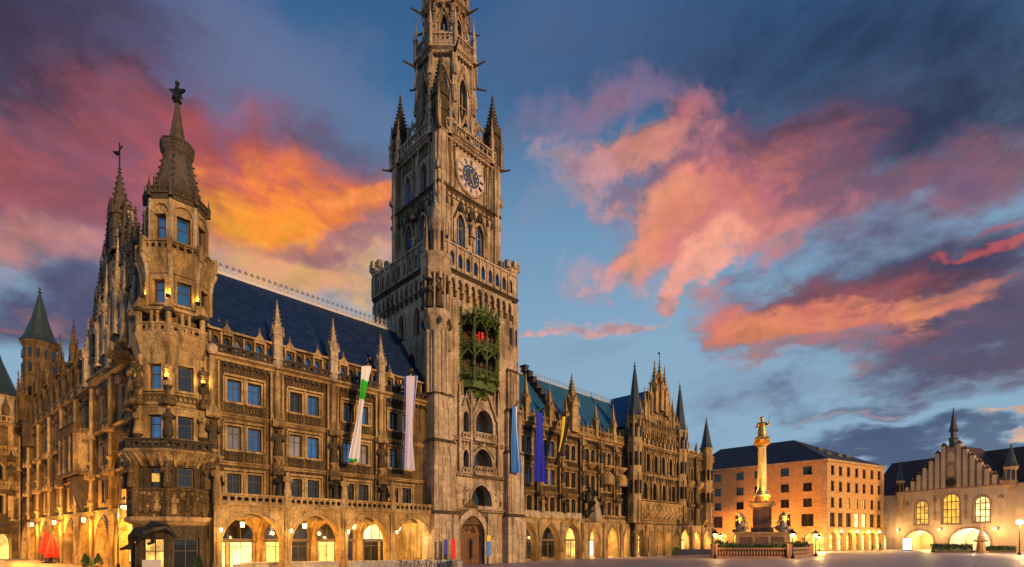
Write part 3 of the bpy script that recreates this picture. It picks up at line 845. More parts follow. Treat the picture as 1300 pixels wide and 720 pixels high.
    # roof with lead cresting along the ridge
    b = MB(); b.sweep_x(-30.6, -0.3, [(0.15, 17.35), (6.0, 24.2), (11.85, 17.35)], 'slate'); b.build('roof', O)
    b = MB(); b.box(-29.4, -10.0, 5.88, 6.12, 24.12, 24.36, 'crest')
    k = -29.2
    while k < -10.2:
        b.bar((k, 6, 24.3), (k, 6, 25.2), 0.045, 'crest', 4); b.octa(k, 6, 24.95, 0.17, 'crest', 0.24)
        b.bar((k - .22, 6, 24.36), (k, 6, 24.8), 0.035, 'crest', 4); b.bar((k + .22, 6, 24.36), (k, 6, 24.8), 0.035, 'crest', 4)
        k += 0.48
    b.build('roof_cresting', O)
    # arcade, balcony
    AR = [(-27.62, 4.15, 4.38, 2.1), (-22.95, 3.95, 4.40, 2.15), (-18.5, 3.8, 4.45, 2.2), (-13.95, 3.8, 4.45, 2.2)]
    ar = arcade(O, x0, x1, -1.2, AR, 4.9, 'stone', back=4.8, pil=[-30.0, -25.25, -20.7, -16.2])
    shopfronts(O, AR, 4.8, ['fan', 'dim', 'dim', 'top'])
    b = MB(); cornice(b, x0, x1, -1.2, 4.72, 0.3, 0.3, 'stone'); b.box(x0, x1, -1.45, 0.05, 4.9, 5.02, 'stone')
    balustrade(b, x0, x1, -1.3, 5.02, 5.74, 0.46, 'stone', 0.2)
    for x in (-30.0, -25.25, -20.7, -16.2, -11.6): b.box(x - 0.24, x + 0.24, -1.5, -1.1, 5.0, 5.86, 'stone')
    b.build('balustrade', O)
    for i, x in enumerate((-30.0, -25.25, -20.7, -16.2)):
        b = MB(); figure(b, x, -1.3, 5.86, 1.7, 'stone', 0.1 * i, True, i + 30); b.build('statue', O)
    return O


AW = build_arcade_wing()
for x in (-29.95, -25.25, -20.7, -16.2): added_lantern(AW, x, -1.4, 3.2, 130)
for x, e in ((-27.6, 900), (-22.9, 800), (-18.5, 800), (-13.9, 850)):
    lantern(x, 1.2, 3.85, e, 'small glowing lantern hanging under an arcade vault of the town hall', HM, (1.0, 0.48, 0.08) if x < -15 else (1.0, 0.70, 0.28))


# ---- clock tower
def build_tower():
    CX, CY = -5.65, 4.65
    P = MB()
    fops = [Op(-1.35, 3.2, -0.05, 4.9, 3.0, 12), Op(0.11, 2.85, 5.95, 8.1, 6.35, 10), Op(0.33, 2.45, 9.6, 11.85, 10.4, 10), Op(0.5, 2.4, 13.3, 15.9, 14.4, 10),
            Op(-1.98, .72, 13.1, 15.4, 14.7), Op(-1.98, .72, 9.6, 11.5, 10.9), Op(-1.95, .75, 16.9, 18.6, 18.0), Op(2.35, .6, 16.8, 18.5, 18.0), Op(-0.2, 4.5, 19.0, 24.7)]
    lops = [Op(-.15, 1.0, 22.9, 25.6, 24.8), Op(2.65, 1.0, 22.8, 25.5, 24.7), Op(1.7, 1.5, 17.0, 21.2, 19.9)]
    T = {d: face(CX, CY, 5.65, d) for d in (270, 180, 90, 0)}
    for d in T:
        P.T = T[d]
        ops = fops if d == 270 else lops if d == 180 else []
        wall(P, -5.65, 5.65, -0.05, 28.4, ops, 0.0, 1.1 if d == 270 else 0.45, 'tower')
        for o in ops:
            if o.zs and o.zb > 0: ring(P, o, 0.24, -0.12, 0.01, 'pale' if d == 180 else 'tower')
    P.T = T[270]
    P.box(-5.0, 5.0, 1.2, 1.4, 5, 26, 'sootshade')
    P.T = None
    P.cbox(CX, CY, 5.4, 5.4, 28.3, 28.42, 'tower')
    fy = -1.0
    # buttresses stepping back as they rise
    for xa, xb in ((-12.15, -9.3), (-2.5, 0.25)):
        xm = (xa + xb) / 2; h = (xb - xa) / 2
        for z0, z1, q, d in ((-.05, 4.9, 1.0, .95), (5.15, 11.7, .90, .75), (12.0, 16.2, .78, .55), (16.5, 20.6, .62, .38)):
            P.box(xm - h * q, xm + h * q, fy - d, fy + 1.0, z0, z1, 'tower')
            P.add([(xm - h * q - .08, fy - d - .1, z1), (xm + h * q + .08, fy - d - .1, z1), (xm + h * q + .08, fy + 1, z1), (xm - h * q - .08, fy + 1, z1),
                   (xm - h * q * .85, fy - d + .25, z1 + .42), (xm + h * q * .85, fy - d + .25, z1 + .42), (xm + h * q * .85, fy + 1, z1 + .42), (xm - h * q * .85, fy + 1, z1 + .42)],
                  [(0, 3, 2, 1), (4, 5, 6, 7), (0, 1, 5, 4), (1, 2, 6, 5), (2, 3, 7, 6), (3, 0, 4, 7)], 'sootshade')
            for sx in (-.55, .55): P.bar((xm + sx * h * q, fy - d - .02, z0 + .3), (xm + sx * h * q, fy - d - .02, z1), .1, 'tower', 6)
            tracery(P, xm - h * q * .46, xm + h * q * .46, z1 - 2.3, z1 - .25, fy - d - .01, 2, 'tower', .09)
    # portal: stepped jambs, gable over the gate, relief panels
    o = Op(-7.0, 3.2, -0.05, 4.9, 3.0, 12)
    for t, y in ((.55, -.42), (.36, -.3), (.18, -.18)): ring(P, o, t, fy + y, fy + .01, 'tower')
    P.prism_y([(-9.1, 4.0), (-4.9, 4.0), (-4.9, 4.7), (-7.0, 6.6), (-9.1, 4.7)], fy - .16, fy - .02, 'shadestone')
    ring(P, Op(-7.0, 3.2, -0.05, 4.9, 3.0, 12), .75, fy - .24, fy - .1, 'shadestone', .56)
    for x in (-9.15, -4.85):
        P.cbox(x, fy - .3, .22, .22, 0, 3.6, 'tower'); P.pyr(x, fy - .3, .24, .24, 3.6, 5.6, 'tower'); crockets(P, x, fy - .3, .24, 3.7, 5.5, 'tower', 4, .08)
    cornice(P, -9.4, -2.4, fy, 5.35, .3, .35, 'tower', .4, 'shadestone')
    cornice(P, -9.4, -2.4, fy, 8.9, .3, .35, 'tower', .4, 'shadestone')
    cornice(P, -9.4, -2.4, fy, 12.35, .3, .35, 'tower', .4, 'shadestone')
    for z in (9.2, 12.65): balustrade(P, -6.8, -3.85, fy - .45, z, z + .75, .42, 'tower', .16); P.box(-6.85, -3.8, fy - .6, fy, z - .2, z, 'tower')
    for z in (9.1, 12.6): balustrade(P, -8.1, -7.15, fy - .2, z, z + .6, .4, 'tower', .14)
    # crocketed gable over the top loggia, side gablets
    for xc, w, z0, z1, r in ((-5.15, 1.75, 14.9, 18.4, .14), (-7.63, .75, 14.9, 17.0, .1), (-5.32, 1.6, 11.0, 12.3, .1)):
        for s in (-1, 1):
            P.bar((xc + s * w, fy - .22, z0), (xc, fy - .22, z1), r, 'pale', 6, r * .8)
            for k in range(6):
                f = (k + .5) / 6; P.octa(xc + s * w * (1 - f), fy - .22, z0 + (z1 - z0) * f + .16, .13, 'pale')
        finial(P, xc, fy - .22, z1, .9 * w / 1.75, 'pale')
    for x in (-8.55, -7.05, -3.3):
        P.cbox(x, fy - .2, .14, .14, 9.2, 16.2, 'tower'); P.pyr(x, fy - .2, .16, .16, 16.2, 18.2, 'tower'); crockets(P, x, fy - .2, .16, 16.3, 18.0, 'tower', 4, .07)
    # carved panels beside the upper window
    rn = random.Random(4)
    for xa, xb in ((-9.2, -7.3), (-3.4, -2.5)):
        relief(P, xa, xb, 5.9, 8.5, fy - .03, 3, ['shadestone', 'tower'], 3, 1.5)
    # corbel table and gallery parapet
    for d in (270, 180):
        P.T = T[d]
        for k in range(11):
            x = -4.3 + k * .86
            P.box(x - .16, x + .16, -.42, .02, 26.75, 28.1, 'tower'); P.box(x - .13, x + .13, -.25, .01, 26.3, 26.76, 'shadestone')
        bo = [Op(-3.87 + k * .86, .54, 26.9, 28.0, 27.5, 6) for k in range(10)]
        wall(P, -4.2, 4.2, 27.2, 28.3, [Op(o.xc, o.w, 27.2, 28.0, 27.5, 6) for o in bo], -.40, .35, 'tower')
        cornice(P, -5.0, 5.0, -.42, 28.3, .35, .3, 'sootshade')
        wo = [Op(-4.0 + k * 1.0, .5, 29.1, 30.5, 30.0, 6) for k in range(9)]
        wall(P, -4.9, 4.9, 28.6, 31.0, wo, -.45, .3, 'tower')
        P.quad((-4.9, -.15, 28.6), (4.9, -.15, 28.6), (4.9, -.15, 31.0), (-4.9, -.15, 31.0), 'shadestone')
        for o in wo:
            P.add([(p[0], -.2, p[1]) for p in o.outline()], [tuple(range(len(o.outline())))], 'glass')
            P.box(o.xc - .5 - .07, o.xc - .5 + .07, -.6, -.44, 28.65, 31.0, 'tower')
        P.box(-4.9, 4.9, -.58, -.1, 31.0, 31.2, 'tower')
    P.T = None
    # corner turrets of the lower stage
    for x, y, top in ((-1.05, -.35, 32.7), (-10.8, 9.5, 32.7)):
        P.lathe(x, y, [(.8, 15), (.8, 22.6), (1.0, 23.3), (1.0, 25.8), (.85, 26.2), (.85, 28.1), (1.08, 28.7), (1.08, 31.4), (1.22, 31.6), (1.22, 31.9)], 8, 'tower', R(22.5))
        for k in range(8):
            a = R(45 * k); cx, cy = x + 1.04 * math.cos(a), y + 1.04 * math.sin(a)
            P.cbox(cx, cy, .24, .24, 31.9, top, 'tower')
            cx, cy = x + .94 * math.cos(a), y + .94 * math.sin(a)
            P.bar((cx * 1, cy, 23.4), (cx, cy, 28.2), .12, 'tower', 5)
            for z0, z1 in ((23.6, 25.4), (29.0, 31.0)):
                w = x + 1.0 * math.cos(a + R(22.5)), y + 1.0 * math.sin(a + R(22.5))
                P.cbox(w[0], w[1], .1, .1, z0, z1, 'glassd')
    # near corner: clustered shafts, corbelled tabernacle with statues
    x, y = -11.0, -.7
    P.lathe(x, y, [(1.0, 16.4), (1.0, 21.6), (.9, 22.2), (1.0, 22.4), (1.5, 23.6), (1.5, 24.1), (1.2, 24.2)], 8, 'tower', R(22.5))
    for k in range(8):
        a = R(45 * k); c, s = math.cos(a), math.sin(a)
        P.bar((x + 1.0 * c, y + 1.0 * s, 16.4), (x + 1.0 * c, y + 1.0 * s, 22.3), .15, 'pale', 6)
        P.bar((x + 1.28 * c, y + 1.28 * s, 24.1), (x + 1.28 * c, y + 1.28 * s, 27.7), .11, 'tower', 6)
        P.octa(x + 1.4 * math.cos(a + .39), y + 1.4 * math.sin(a + .39), 23.1, .22, 'sootshade', .45)
        P.pyr(x + 1.35 * math.cos(a + .39), y + 1.35 * math.sin(a + .39), .2, .2, 26.9, 28.3, 'tower')
    P.lathe(x, y, [(.7, 24.1), (.7, 27.2), (1.38, 27.5), (1.5, 27.8), (1.5, 28.9), (1.62, 29.1), (1.62, 29.4), (.9, 29.5), (.9, 32.0), (1.0, 32.3), (.8, 32.6), (.12, 34.8)], 8, 'tower', R(22.5))
    for k in range(8):
        a = R(45 * k); P.pyr(x + 1.15 * math.cos(a), y + 1.15 * math.sin(a), .16, .16, 29.4, 33.2, 'tower')
        P.cbox(x + .84 * math.cos(a), y + .84 * math.sin(a), .14, .14, 30.0, 31.7, 'glassd')
    # upper shaft
    U = {d: face(CX, CY, 3.98, d) for d in (270, 180, 90, 0)}
    for d in U:
        P.T = U[d]
        lo = [Op(s * 1.3, 1.15, 32.85, 36.1, 35.0, 8) for s in (-1, 1)]
        hi = [Op(s * 1.45, 1.15, 38.45, 41.3, 40.2, 8) for s in (-1, 1)] if d != 270 else []
        mid = [Op(-2.4 + k * 1.2, .6, 30.3, 31.9, 31.4, 6) for k in range(5)]
        wall(P, -3.98, 3.98, 28.4, 43.2, lo + hi + mid, 0, .4, 'tower')
        for o in lo: ring(P, o, .22, -.14, .01, 'tower')
        for o in hi: ring(P, o, .34, -.14, .01, 'pale'); ring(P, o, .1, -.2, -.12, 'pale', .18)
        for o in lo:
            for s in (-1, 1): P.bar((o.xc + s * .95, -.2, 35.3), (o.xc, -.2, 37.4), .08, 'sootshade', 5)
            P.box(o.xc - .95, o.xc - .82, -.2, .01, 32.9, 35.4, 'tower'); P.box(o.xc + .82, o.xc + .95, -.2, .01, 32.9, 35.4, 'tower')
            canopy(P, o.xc, -.15, 36.3, .5, 1.1, 'sootshade')
        canopy(P, 0, -.25, 35.9, .7, 1.7, 'sootshade'); corbel(P, 0, -.22, 34.0, .6, .6, 'tower')
        for z, pr in ((32.4, .32), (38.0, .25)): cornice(P, -4.0, 4.0, 0, z, .28, pr, 'sootshade')
        for xx in (-3.1, -2.45, -.5, .5, 2.45, 3.1):
            P.bar((xx, -.1, 32.9), (xx, -.1, 37.3), .09, 'tower', 5); P.pyr(xx, -.12, .13, .13, 36.4, 37.9, 'sootshade')
            if d != 270 or abs(xx) > 2.4: P.bar((xx, -.1, 38.3), (xx, -.1, 43.0), .09, 'tower', 5)
        if d != 270:
            for s in (-1, 1): tracery(P, s * 1.45 - .9, s * 1.45 + .9, 41.9, 42.9, -.02, 5, 'shadestone')
        else:
            tracery(P, -3.3, -2.0, 38.5, 42.8, -.02, 2, 'shadestone'); tracery(P, 2.0, 3.3, 38.5, 42.8, -.02, 2, 'shadestone')
        tracery(P, -3.6, 3.6, 37.35, 37.95, -.02, 12, 'shadestone')
        cornice(P, -4.1, 4.1, 0, 43.1, .5, .4, 'tower', .5, 'shadestone')
        balustrade(P, -3.4, 3.4, -.35, 43.62, 44.75, .62, 'tower', .22)
        # open arches with gables behind the parapet
        for k in (-1.7, 0, 1.7):
            oo = Op(k, 1.25, 44.0, 46.0, 44.9, 8); ring(P, oo, .16, .55, .8, 'tower')
            for s in (-1, 1): P.bar((k + s * .85, .66, 45.2), (k, .66, 47.5), .11, 'tower', 5)
            finial(P, k, .66, 47.4, .6, 'tower')
            P.cbox(k - .85, .68, .14, .16, 43.6, 46.2, 'tower'); P.pyr(k - .85, .68, .16, .16, 46.2, 48.2, 'tower')
    P.T = None
    P.cbox(CX, CY, 3.95, 3.95, 43.2, 43.5, 'tower')
    for sx in (-1, 1):
        for sy in (-1, 1):
            x, y = CX + sx * 3.82, CY + sy * 3.82
            P.cbox(x, y, .44, .44, 28.4, 43.3, 'tower')
            for z in (32.5, 38.1): P.cbox(x, y, .5, .5, z - .15, z + .15, 'sootshade')
            for cx_, cy_ in ((x, y + sy * .44), (x + sx * .44, y)): P.bar((cx_, cy_, 33), (cx_, cy_, 43), .13, 'pale', 6)
            canopy(P, x + sx * .35, y + sy * .35, 39.3, .7, 1.8, 'tower'); corbel(P, x + sx * .35, y + sy * .35, 37.0, .6, .9, 'tower')
            gargoyle(P, x, y, 43.2, sx * .7, sy * .7, 1.6, 'sootshade')
    O = P.build('clock_tower', HALL)
    for i, (sx, sy) in enumerate(((-1, -1), (1, -1), (-1, 1), (1, 1))):
        b = MB(); x, y = CX + sx * 3.6, CY + sy * 3.6
        pinnacle(b, x, y, 43.5, 51.8, 1.15, 'sootshade', .46, ck=9)
        for ax in (-1, 1):
            for ay in (-1, 1): pinnacle(b, x + ax * .7, y + ay * .7, 43.3, 48.3, .36, 'tower', .5, ck=4)
        b.bar((x, y, 46.6), (CX + sx * 2.3, CY + sy * 2.3, 48.6), .16, 'tower', 6); b.bar((x, y, 45.4), (CX + sx * 2.3, CY + sy * 2.3, 47.2), .1, 'tower', 6)
        b.build('pinnacle', O)
    for k in (3, 4, 5):
        a = R(45 * k + 22.5); b = MB(); figure(b, -11.0 + 1.1 * math.cos(a), -.7 + 1.1 * math.sin(a), 24.3, 2.4, 'sootshade', 0.6, True, k); b.build('statue', O)
    b = MB(); figure(b, CX, .15, 34.0, 1.9, 'tower', 0, True, 3); b.build('statue', O)
    # windows
    for d, ops in ((270, fops[1:8]), (180, lops)):
        for o in ops: window(O, [o], .9 if d == 270 else .35, 'glassd', T[d], nv=1 if o.w > 1 else 0, hz=())
    for d in (270, 180):
        for s in (-1, 1): window(O, [Op(s * 1.3, 1.15, 32.85, 36.1, 35.0, 8)], .3, 'glass', U[d], 'pale', 1, (.62,), t=.06, mw=.09)
    for s in (-1, 1): window(O, [Op(s * 1.45, 1.15, 38.45, 41.3, 40.2, 8)], .3, 'glass', U[180], 'pale', 1, (.62,), t=.06, mw=.09)
    b = MB(); b.T = U[270]
    for k in range(5):
        oo = Op(-2.4 + k * 1.2, .6, 30.3, 31.9, 31.4, 6); glazing(b, oo, .25, 'glass', 'pale', 1, ())
    b.T = U[180]
    for k in range(5):
        oo = Op(-2.4 + k * 1.2, .6, 30.3, 31.9, 31.4, 6); glazing(b, oo, .25, 'glass', 'pale', 1, ())
    b.build('gallery_glazing', O)
    # gate
    b = MB(); b.T = T[270]
    for k in range(8): b.box(-2.93 + k * .395, -2.93 + k * .395 + .375, .42, .5, -.04, 3.02, 'wood')
    b.box(-2.94, .24, .36, .55, 3.0, 3.2, 'wood'); b.box(-1.41, -1.29, .36, .52, 0, 3.0, 'wood')
    for z in (.9, 1.8, 2.6): b.box(-2.9, .2, .395, .43, z, z + .1, 'wood')
    go_ = Op(-1.35, 3.18, 3.2, 4.88, 3.2, 10)
    b.add([(p[0], .5, p[1]) for p in Op(-1.35, 3.19, 3.1, 4.89, 3.12, 12).outline()], [tuple(range(len(Op(-1.35, 3.19, 3.1, 4.89, 3.12, 12).outline())))], 'porph')
    for k in range(30):
        px = rn.uniform(-2.4, -.3); b.ball(px, .47, rn.uniform(3.3, 4.6 - abs(px + 1.35)), .12, 'shadestone', 6, 4, 1.4)
    b.build('gate', O)
    # clock face: pale numeral ring, blue dial, gilt hands
    b = MB(); b.T = U[270] @ Matrix.Translation((0, 0, 40.55)) @ Matrix.Rotation(R(90), 4, 'X')
    b.lathe(0, 0, [(2.0, .02), (2.0, .14), (1.82, .2)], 40, 'tower')
    b.lathe(0, 0, [(1.8, .16), (1.8, .215), (1.12, .22)], 40, 'dialp')
    b.lathe(0, 0, [(1.14, .21), (1.14, .24), (.02, .24)], 32, 'dialb')
    num = ['XII', 'I', 'II', 'III', 'IIII', 'V', 'VI', 'VII', 'VIII', 'IX', 'X', 'XI']
    T0 = b.T
    for k, s in enumerate(num):
        b.T = T0 @ Matrix.Rotation(-R(30 * k), 4, 'Z') @ Matrix.Translation((0, 1.46, .235))
        wd = {'I': .09, 'V': .2, 'X': .2}; tot = sum(wd[c] for c in s); xx = -tot / 2
        for c in s:
            w = wd[c]; xm = xx + w / 2
            if c == 'I': b.box(xm - .028, xm + .028, -.24, .24, 0, .02, 'iron')
            elif c == 'V':
                b.bar((xm - .07, .24, 0), (xm, -.24, 0), .03, 'iron', 4); b.bar((xm + .07, .24, 0), (xm, -.24, 0), .02, 'iron', 4)
            else:
                b.bar((xm - .08, .24, 0), (xm + .08, -.24, 0), .03, 'iron', 4); b.bar((xm + .08, .24, 0), (xm - .08, -.24, 0), .02, 'iron', 4)
            xx += w
    b.T = T0
    for k in range(12):
        a = R(30 * k); b.octa(.85 * math.sin(a), .85 * math.cos(a), .25, .09, 'gold', .02)
    for deg, L, w in ((158, .95, .09), (30, 1.55, .06)):
        b.T = T0 @ Matrix.Rotation(-R(deg), 4, 'Z')
        b.prism_z([(-w, -.3), (w, -.3), (w * 1.2, L * .7), (0, L), (-w * 1.2, L * .7)], .27, .30, 'gold')
    b.T = T0; b.lathe(0, 0, [(.14, .25), (.14, .32), (.02, .33)], 12, 'gold')
    b.T = None
    b.build('clock_face', O)
    # octagon storeys
    def octagon(ap, z0, z1, op, m, nm, butt, pinz):
        Q = MB(); sd = ap * math.tan(R(22.5))
        for k in range(8):
            Q.T = face(CX, CY, ap, 45 * k)
            wall(Q, -sd, sd, z0, z1, [op], 0, .35, m)
            Q.add([(p[0], .3, p[1]) for p in op.outline()], [tuple(range(len(op.outline())))], 'glassd')
            ring(Q, op, .14, -.1, .01, m); Q.box(-.05, .05, .1, .3, op.zb, op.zs, m)
            for zz in [op.zb + (op.zs - op.zb) * f for f in (.33, .66)]: Q.box(op.x0, op.x1, .12, .28, zz - .07, zz + .07, m)
            for s in (-1, 1):
                Q.bar((s * op.w * .85, -.16, op.zs), (0, -.16, op.zt + .9), .09, m, 5)
                for q in range(4):
                    f = (q + .5) / 4; Q.octa(s * op.w * .85 * (1 - f), -.16, op.zs + (op.zt + .9 - op.zs) * f + .1, .11, m)
            finial(Q, 0, -.16, op.zt + .85, .7, m)
            cornice(Q, -sd, sd, 0, z1 - .65, .6, .55, m, .35, 'shadestone')
            Q.T = face(CX, CY, ap / math.cos(R(22.5)), 45 * k + 22.5)
            Q.box(-butt, butt, -butt * 1.2, butt * 1.2, z0, z1 - .5, m)
            Q.pyr(0, -butt * 1.3, butt * .8, butt * .8, z0 + (z1 - z0) * .45, z0 + (z1 - z0) * .72, m); crockets(Q, 0, -butt * 1.3, butt * .8, z0 + (z1 - z0) * .47, z0 + (z1 - z0) * .7, m, 4, .09)
            Q.pyr(0, -butt * 1.3, butt * .8, butt * .8, z0 + (z1 - z0) * .72, z0 + (z1 - z0) * .95, m)
            gargoyle(Q, 0, -.3, z1 - .6, 0, -1, 1.3, 'sootshade')
        Q.T = None
        Q.lathe(CX, CY, [(ap * 1.04, z1 - .12), (ap * 1.19, z1), (ap * 1.19, z1 + .25), (ap * .7, z1 + .3)], 8, m, R(22.5))
        r = ap * 1.09; s2 = r * math.tan(R(22.5)) * .98
        for k in range(8):
            Q.T = face(CX, CY, r, 45 * k); balustrade(Q, -s2, s2, 0, z1 + .25, z1 + 1.35, .5, m, .16)
        Q.T = None
        o = Q.build(nm, O)
        for k in range(8):
            a = R(45 * k + 22.5); rr = ap * 1.13 / math.cos(R(22.5)) * .97
            b = MB(); x, y = CX + rr * math.cos(a), CY + rr * math.sin(a)
            pinnacle(b, x, y, z1 - .3, pinz, .36, m, .5, ck=5)
            x2, y2 = CX + ap * .72 * math.cos(a), CY + ap * .72 * math.sin(a)
            b.bar((x, y, z1 + 1.7), (x2, y2, z1 + 2.6), .09, m, 5); b.bar((x, y, z1 + .9), (x2, y2, z1 + 1.7), .07, m, 5)
            b.build('pinnacle', O)
    octagon(2.85, 43.4, 54.2, Op(0, 1.05, 45.9, 51.6, 50.2, 8), 'tower', 'octagon', .24, 58.9)
    octagon(2.1, 54.4, 60.2, Op(0, .8, 55.5, 58.5, 57.5, 8), 'tower', 'octagon', .18, 64.2)
    octagon(1.45, 60.4, 66.0, Op(0, .65, 61.3, 64.2, 63.3, 8), 'tower', 'octagon', .16, 68.6)
    b = MB(); b.lathe(CX, CY, [(1.5, 66.2), (1.1, 68.5), (.45, 73.5), (.12, 77)], 8, 'tower', R(22.5))
    for k in range(8):
        a = R(45 * k + 22.5)
        for q in range(9): f = q / 9; b.octa(CX + (1.45 - 1.25 * f) * math.cos(a), CY + (1.45 - 1.25 * f) * math.sin(a), 66.6 + 9.5 * f, .16, 'tower')
    finial(b, CX, CY, 77, 1.2, 'tower'); b.build('spire', O)
    # carillon bay with two stages
    G = MB(); y0 = -1.0
    poly = [(-8.35, y0), (-7.55, y0 - 1.25), (-4.2, y0 - 1.25), (-3.4, y0)]
    for z0, z1 in ((19.2, 19.6), (22.1, 22.5), (25.1, 25.4)): G.prism_z(poly, z0, z1, 'green')
    G.prism_z([(-8.0, y0), (-7.4, y0 - .9), (-4.4, y0 - .9), (-3.7, y0)], 18.3, 19.2, 'green', 1.08, (-5.87, y0))
    G.prism_z([(-7.0, y0), (-6.4, y0 - .3), (-5.2, y0 - .3), (-4.7, y0)], 17.5, 18.3, 'green', 1.3, (-5.87, y0))
    ptz = [(-8.25, y0 - .05), (-7.5, y0 - 1.2), (-5.87, y0 - 1.2), (-4.25, y0 - 1.2), (-3.5, y0 - .05)]
    for i, (x, y) in enumerate(ptz):
        G.bar((x, y, 18.9), (x, y, 25.3), .13 if i != 2 else .11, 'green', 7)
        G.pyr(x, y, .2, .2, 25.3, 26.3 if i != 2 else 27.2, 'green')
    for (xa, ya), (xb, yb) in zip(ptz, ptz[1:]):
        for z in (19.6, 22.5):
            L = Vector((xb - xa, yb - ya, 0)); n = 7
            for k in range(n):
                p = Vector((xa, ya, 0)) + L * ((k + .5) / n); G.bar((p.x, p.y, z), (p.x, p.y, z + .5), .04, 'green', 4)
            G.bar((xa, ya, z + .52), (xb, yb, z + .52), .07, 'green', 5)
        for z in (21.2, 24.2):        # cusped heads
            xm, ym = (xa + xb) / 2, (ya + yb) / 2
            G.bar((xa, ya, z), (xm, ym, z + .9), .09, 'green', 5); G.bar((xb, yb, z), (xm, ym, z + .9), .09, 'green', 5)
    for x in (-7.2, -6.5, -5.87, -5.2, -4.5): G.prism_y([(x - .42, 25.4), (x + .42, 25.4), (x, 26.6 + .5 * (1 - abs(x + 5.87)))], y0 - 1.28, y0 - 1.1, 'green')
    GO = G.build('carillon', HALL, Matrix.Translation((0, 0, -.6)))
    gl = MB(); rn = random.Random(11)
    def leafy(a, b, n, s):
        a, b = Vector(a), Vector(b)
        for k in range(n):
            p = a + (b - a) * rn.random() + Vector((rn.gauss(0, s), rn.gauss(0, s), rn.gauss(0, s)))
            u = Vector((rn.gauss(0, 1), rn.gauss(0, 1), rn.gauss(0, 1))).normalized() * rn.uniform(.08, .17); w = u.orthogonal() * .6
            gl.quad(p - u, p + w, p + u, p - w, rn.choice(['leafg', 'leafg', 'green']))
    for i, (x, y) in enumerate(ptz): leafy((x, y - .05, 18.6), (x, y - .05, 26.3), 130, .10)
    for (xa, ya), (xb, yb) in zip(ptz, ptz[1:]):
        for z in (19.3, 22.3, 25.2): leafy((xa, ya, z), (xb, yb, z), 90, .14)
        leafy((xa, ya, 24.3), ((xa + xb) / 2, (ya + yb) / 2, 25.2), 50, .12); leafy((xb, yb, 24.3), ((xa + xb) / 2, (ya + yb) / 2, 25.2), 50, .12)
    leafy((-7.6, y0 - 1.2, 25.6), (-4.1, y0 - 1.2, 25.8), 240, .42); leafy((-6.8, y0 - .6, 18.2), (-4.9, y0 - .6, 18.5), 140, .3); leafy((-6.2, y0 - .4, 17.6), (-5.4, y0 - .4, 17.9), 60, .2)
    gl.build('garland', GO)
    for i, (x, z, m) in enumerate(((-7.1, 22.5, 'wood'), (-6.3, 22.5, 'red'), (-5.2, 22.5, 'wood'), (-4.6, 22.5, 'bronze'), (-7.0, 19.6, 'bronze'), (-5.9, 19.6, 'porph'), (-4.8, 19.6, 'bronze'))):
        b = MB(); figure(b, x, y0 - .55, z, 1.65, m, 0, True, i)
        if m == 'red': b.box(x - .05, x + .42, y0 - .95, y0 - .9, z + .8, z + 1.5, 'red')
        b.build('figure', GO)
    return O


TW = build_tower()


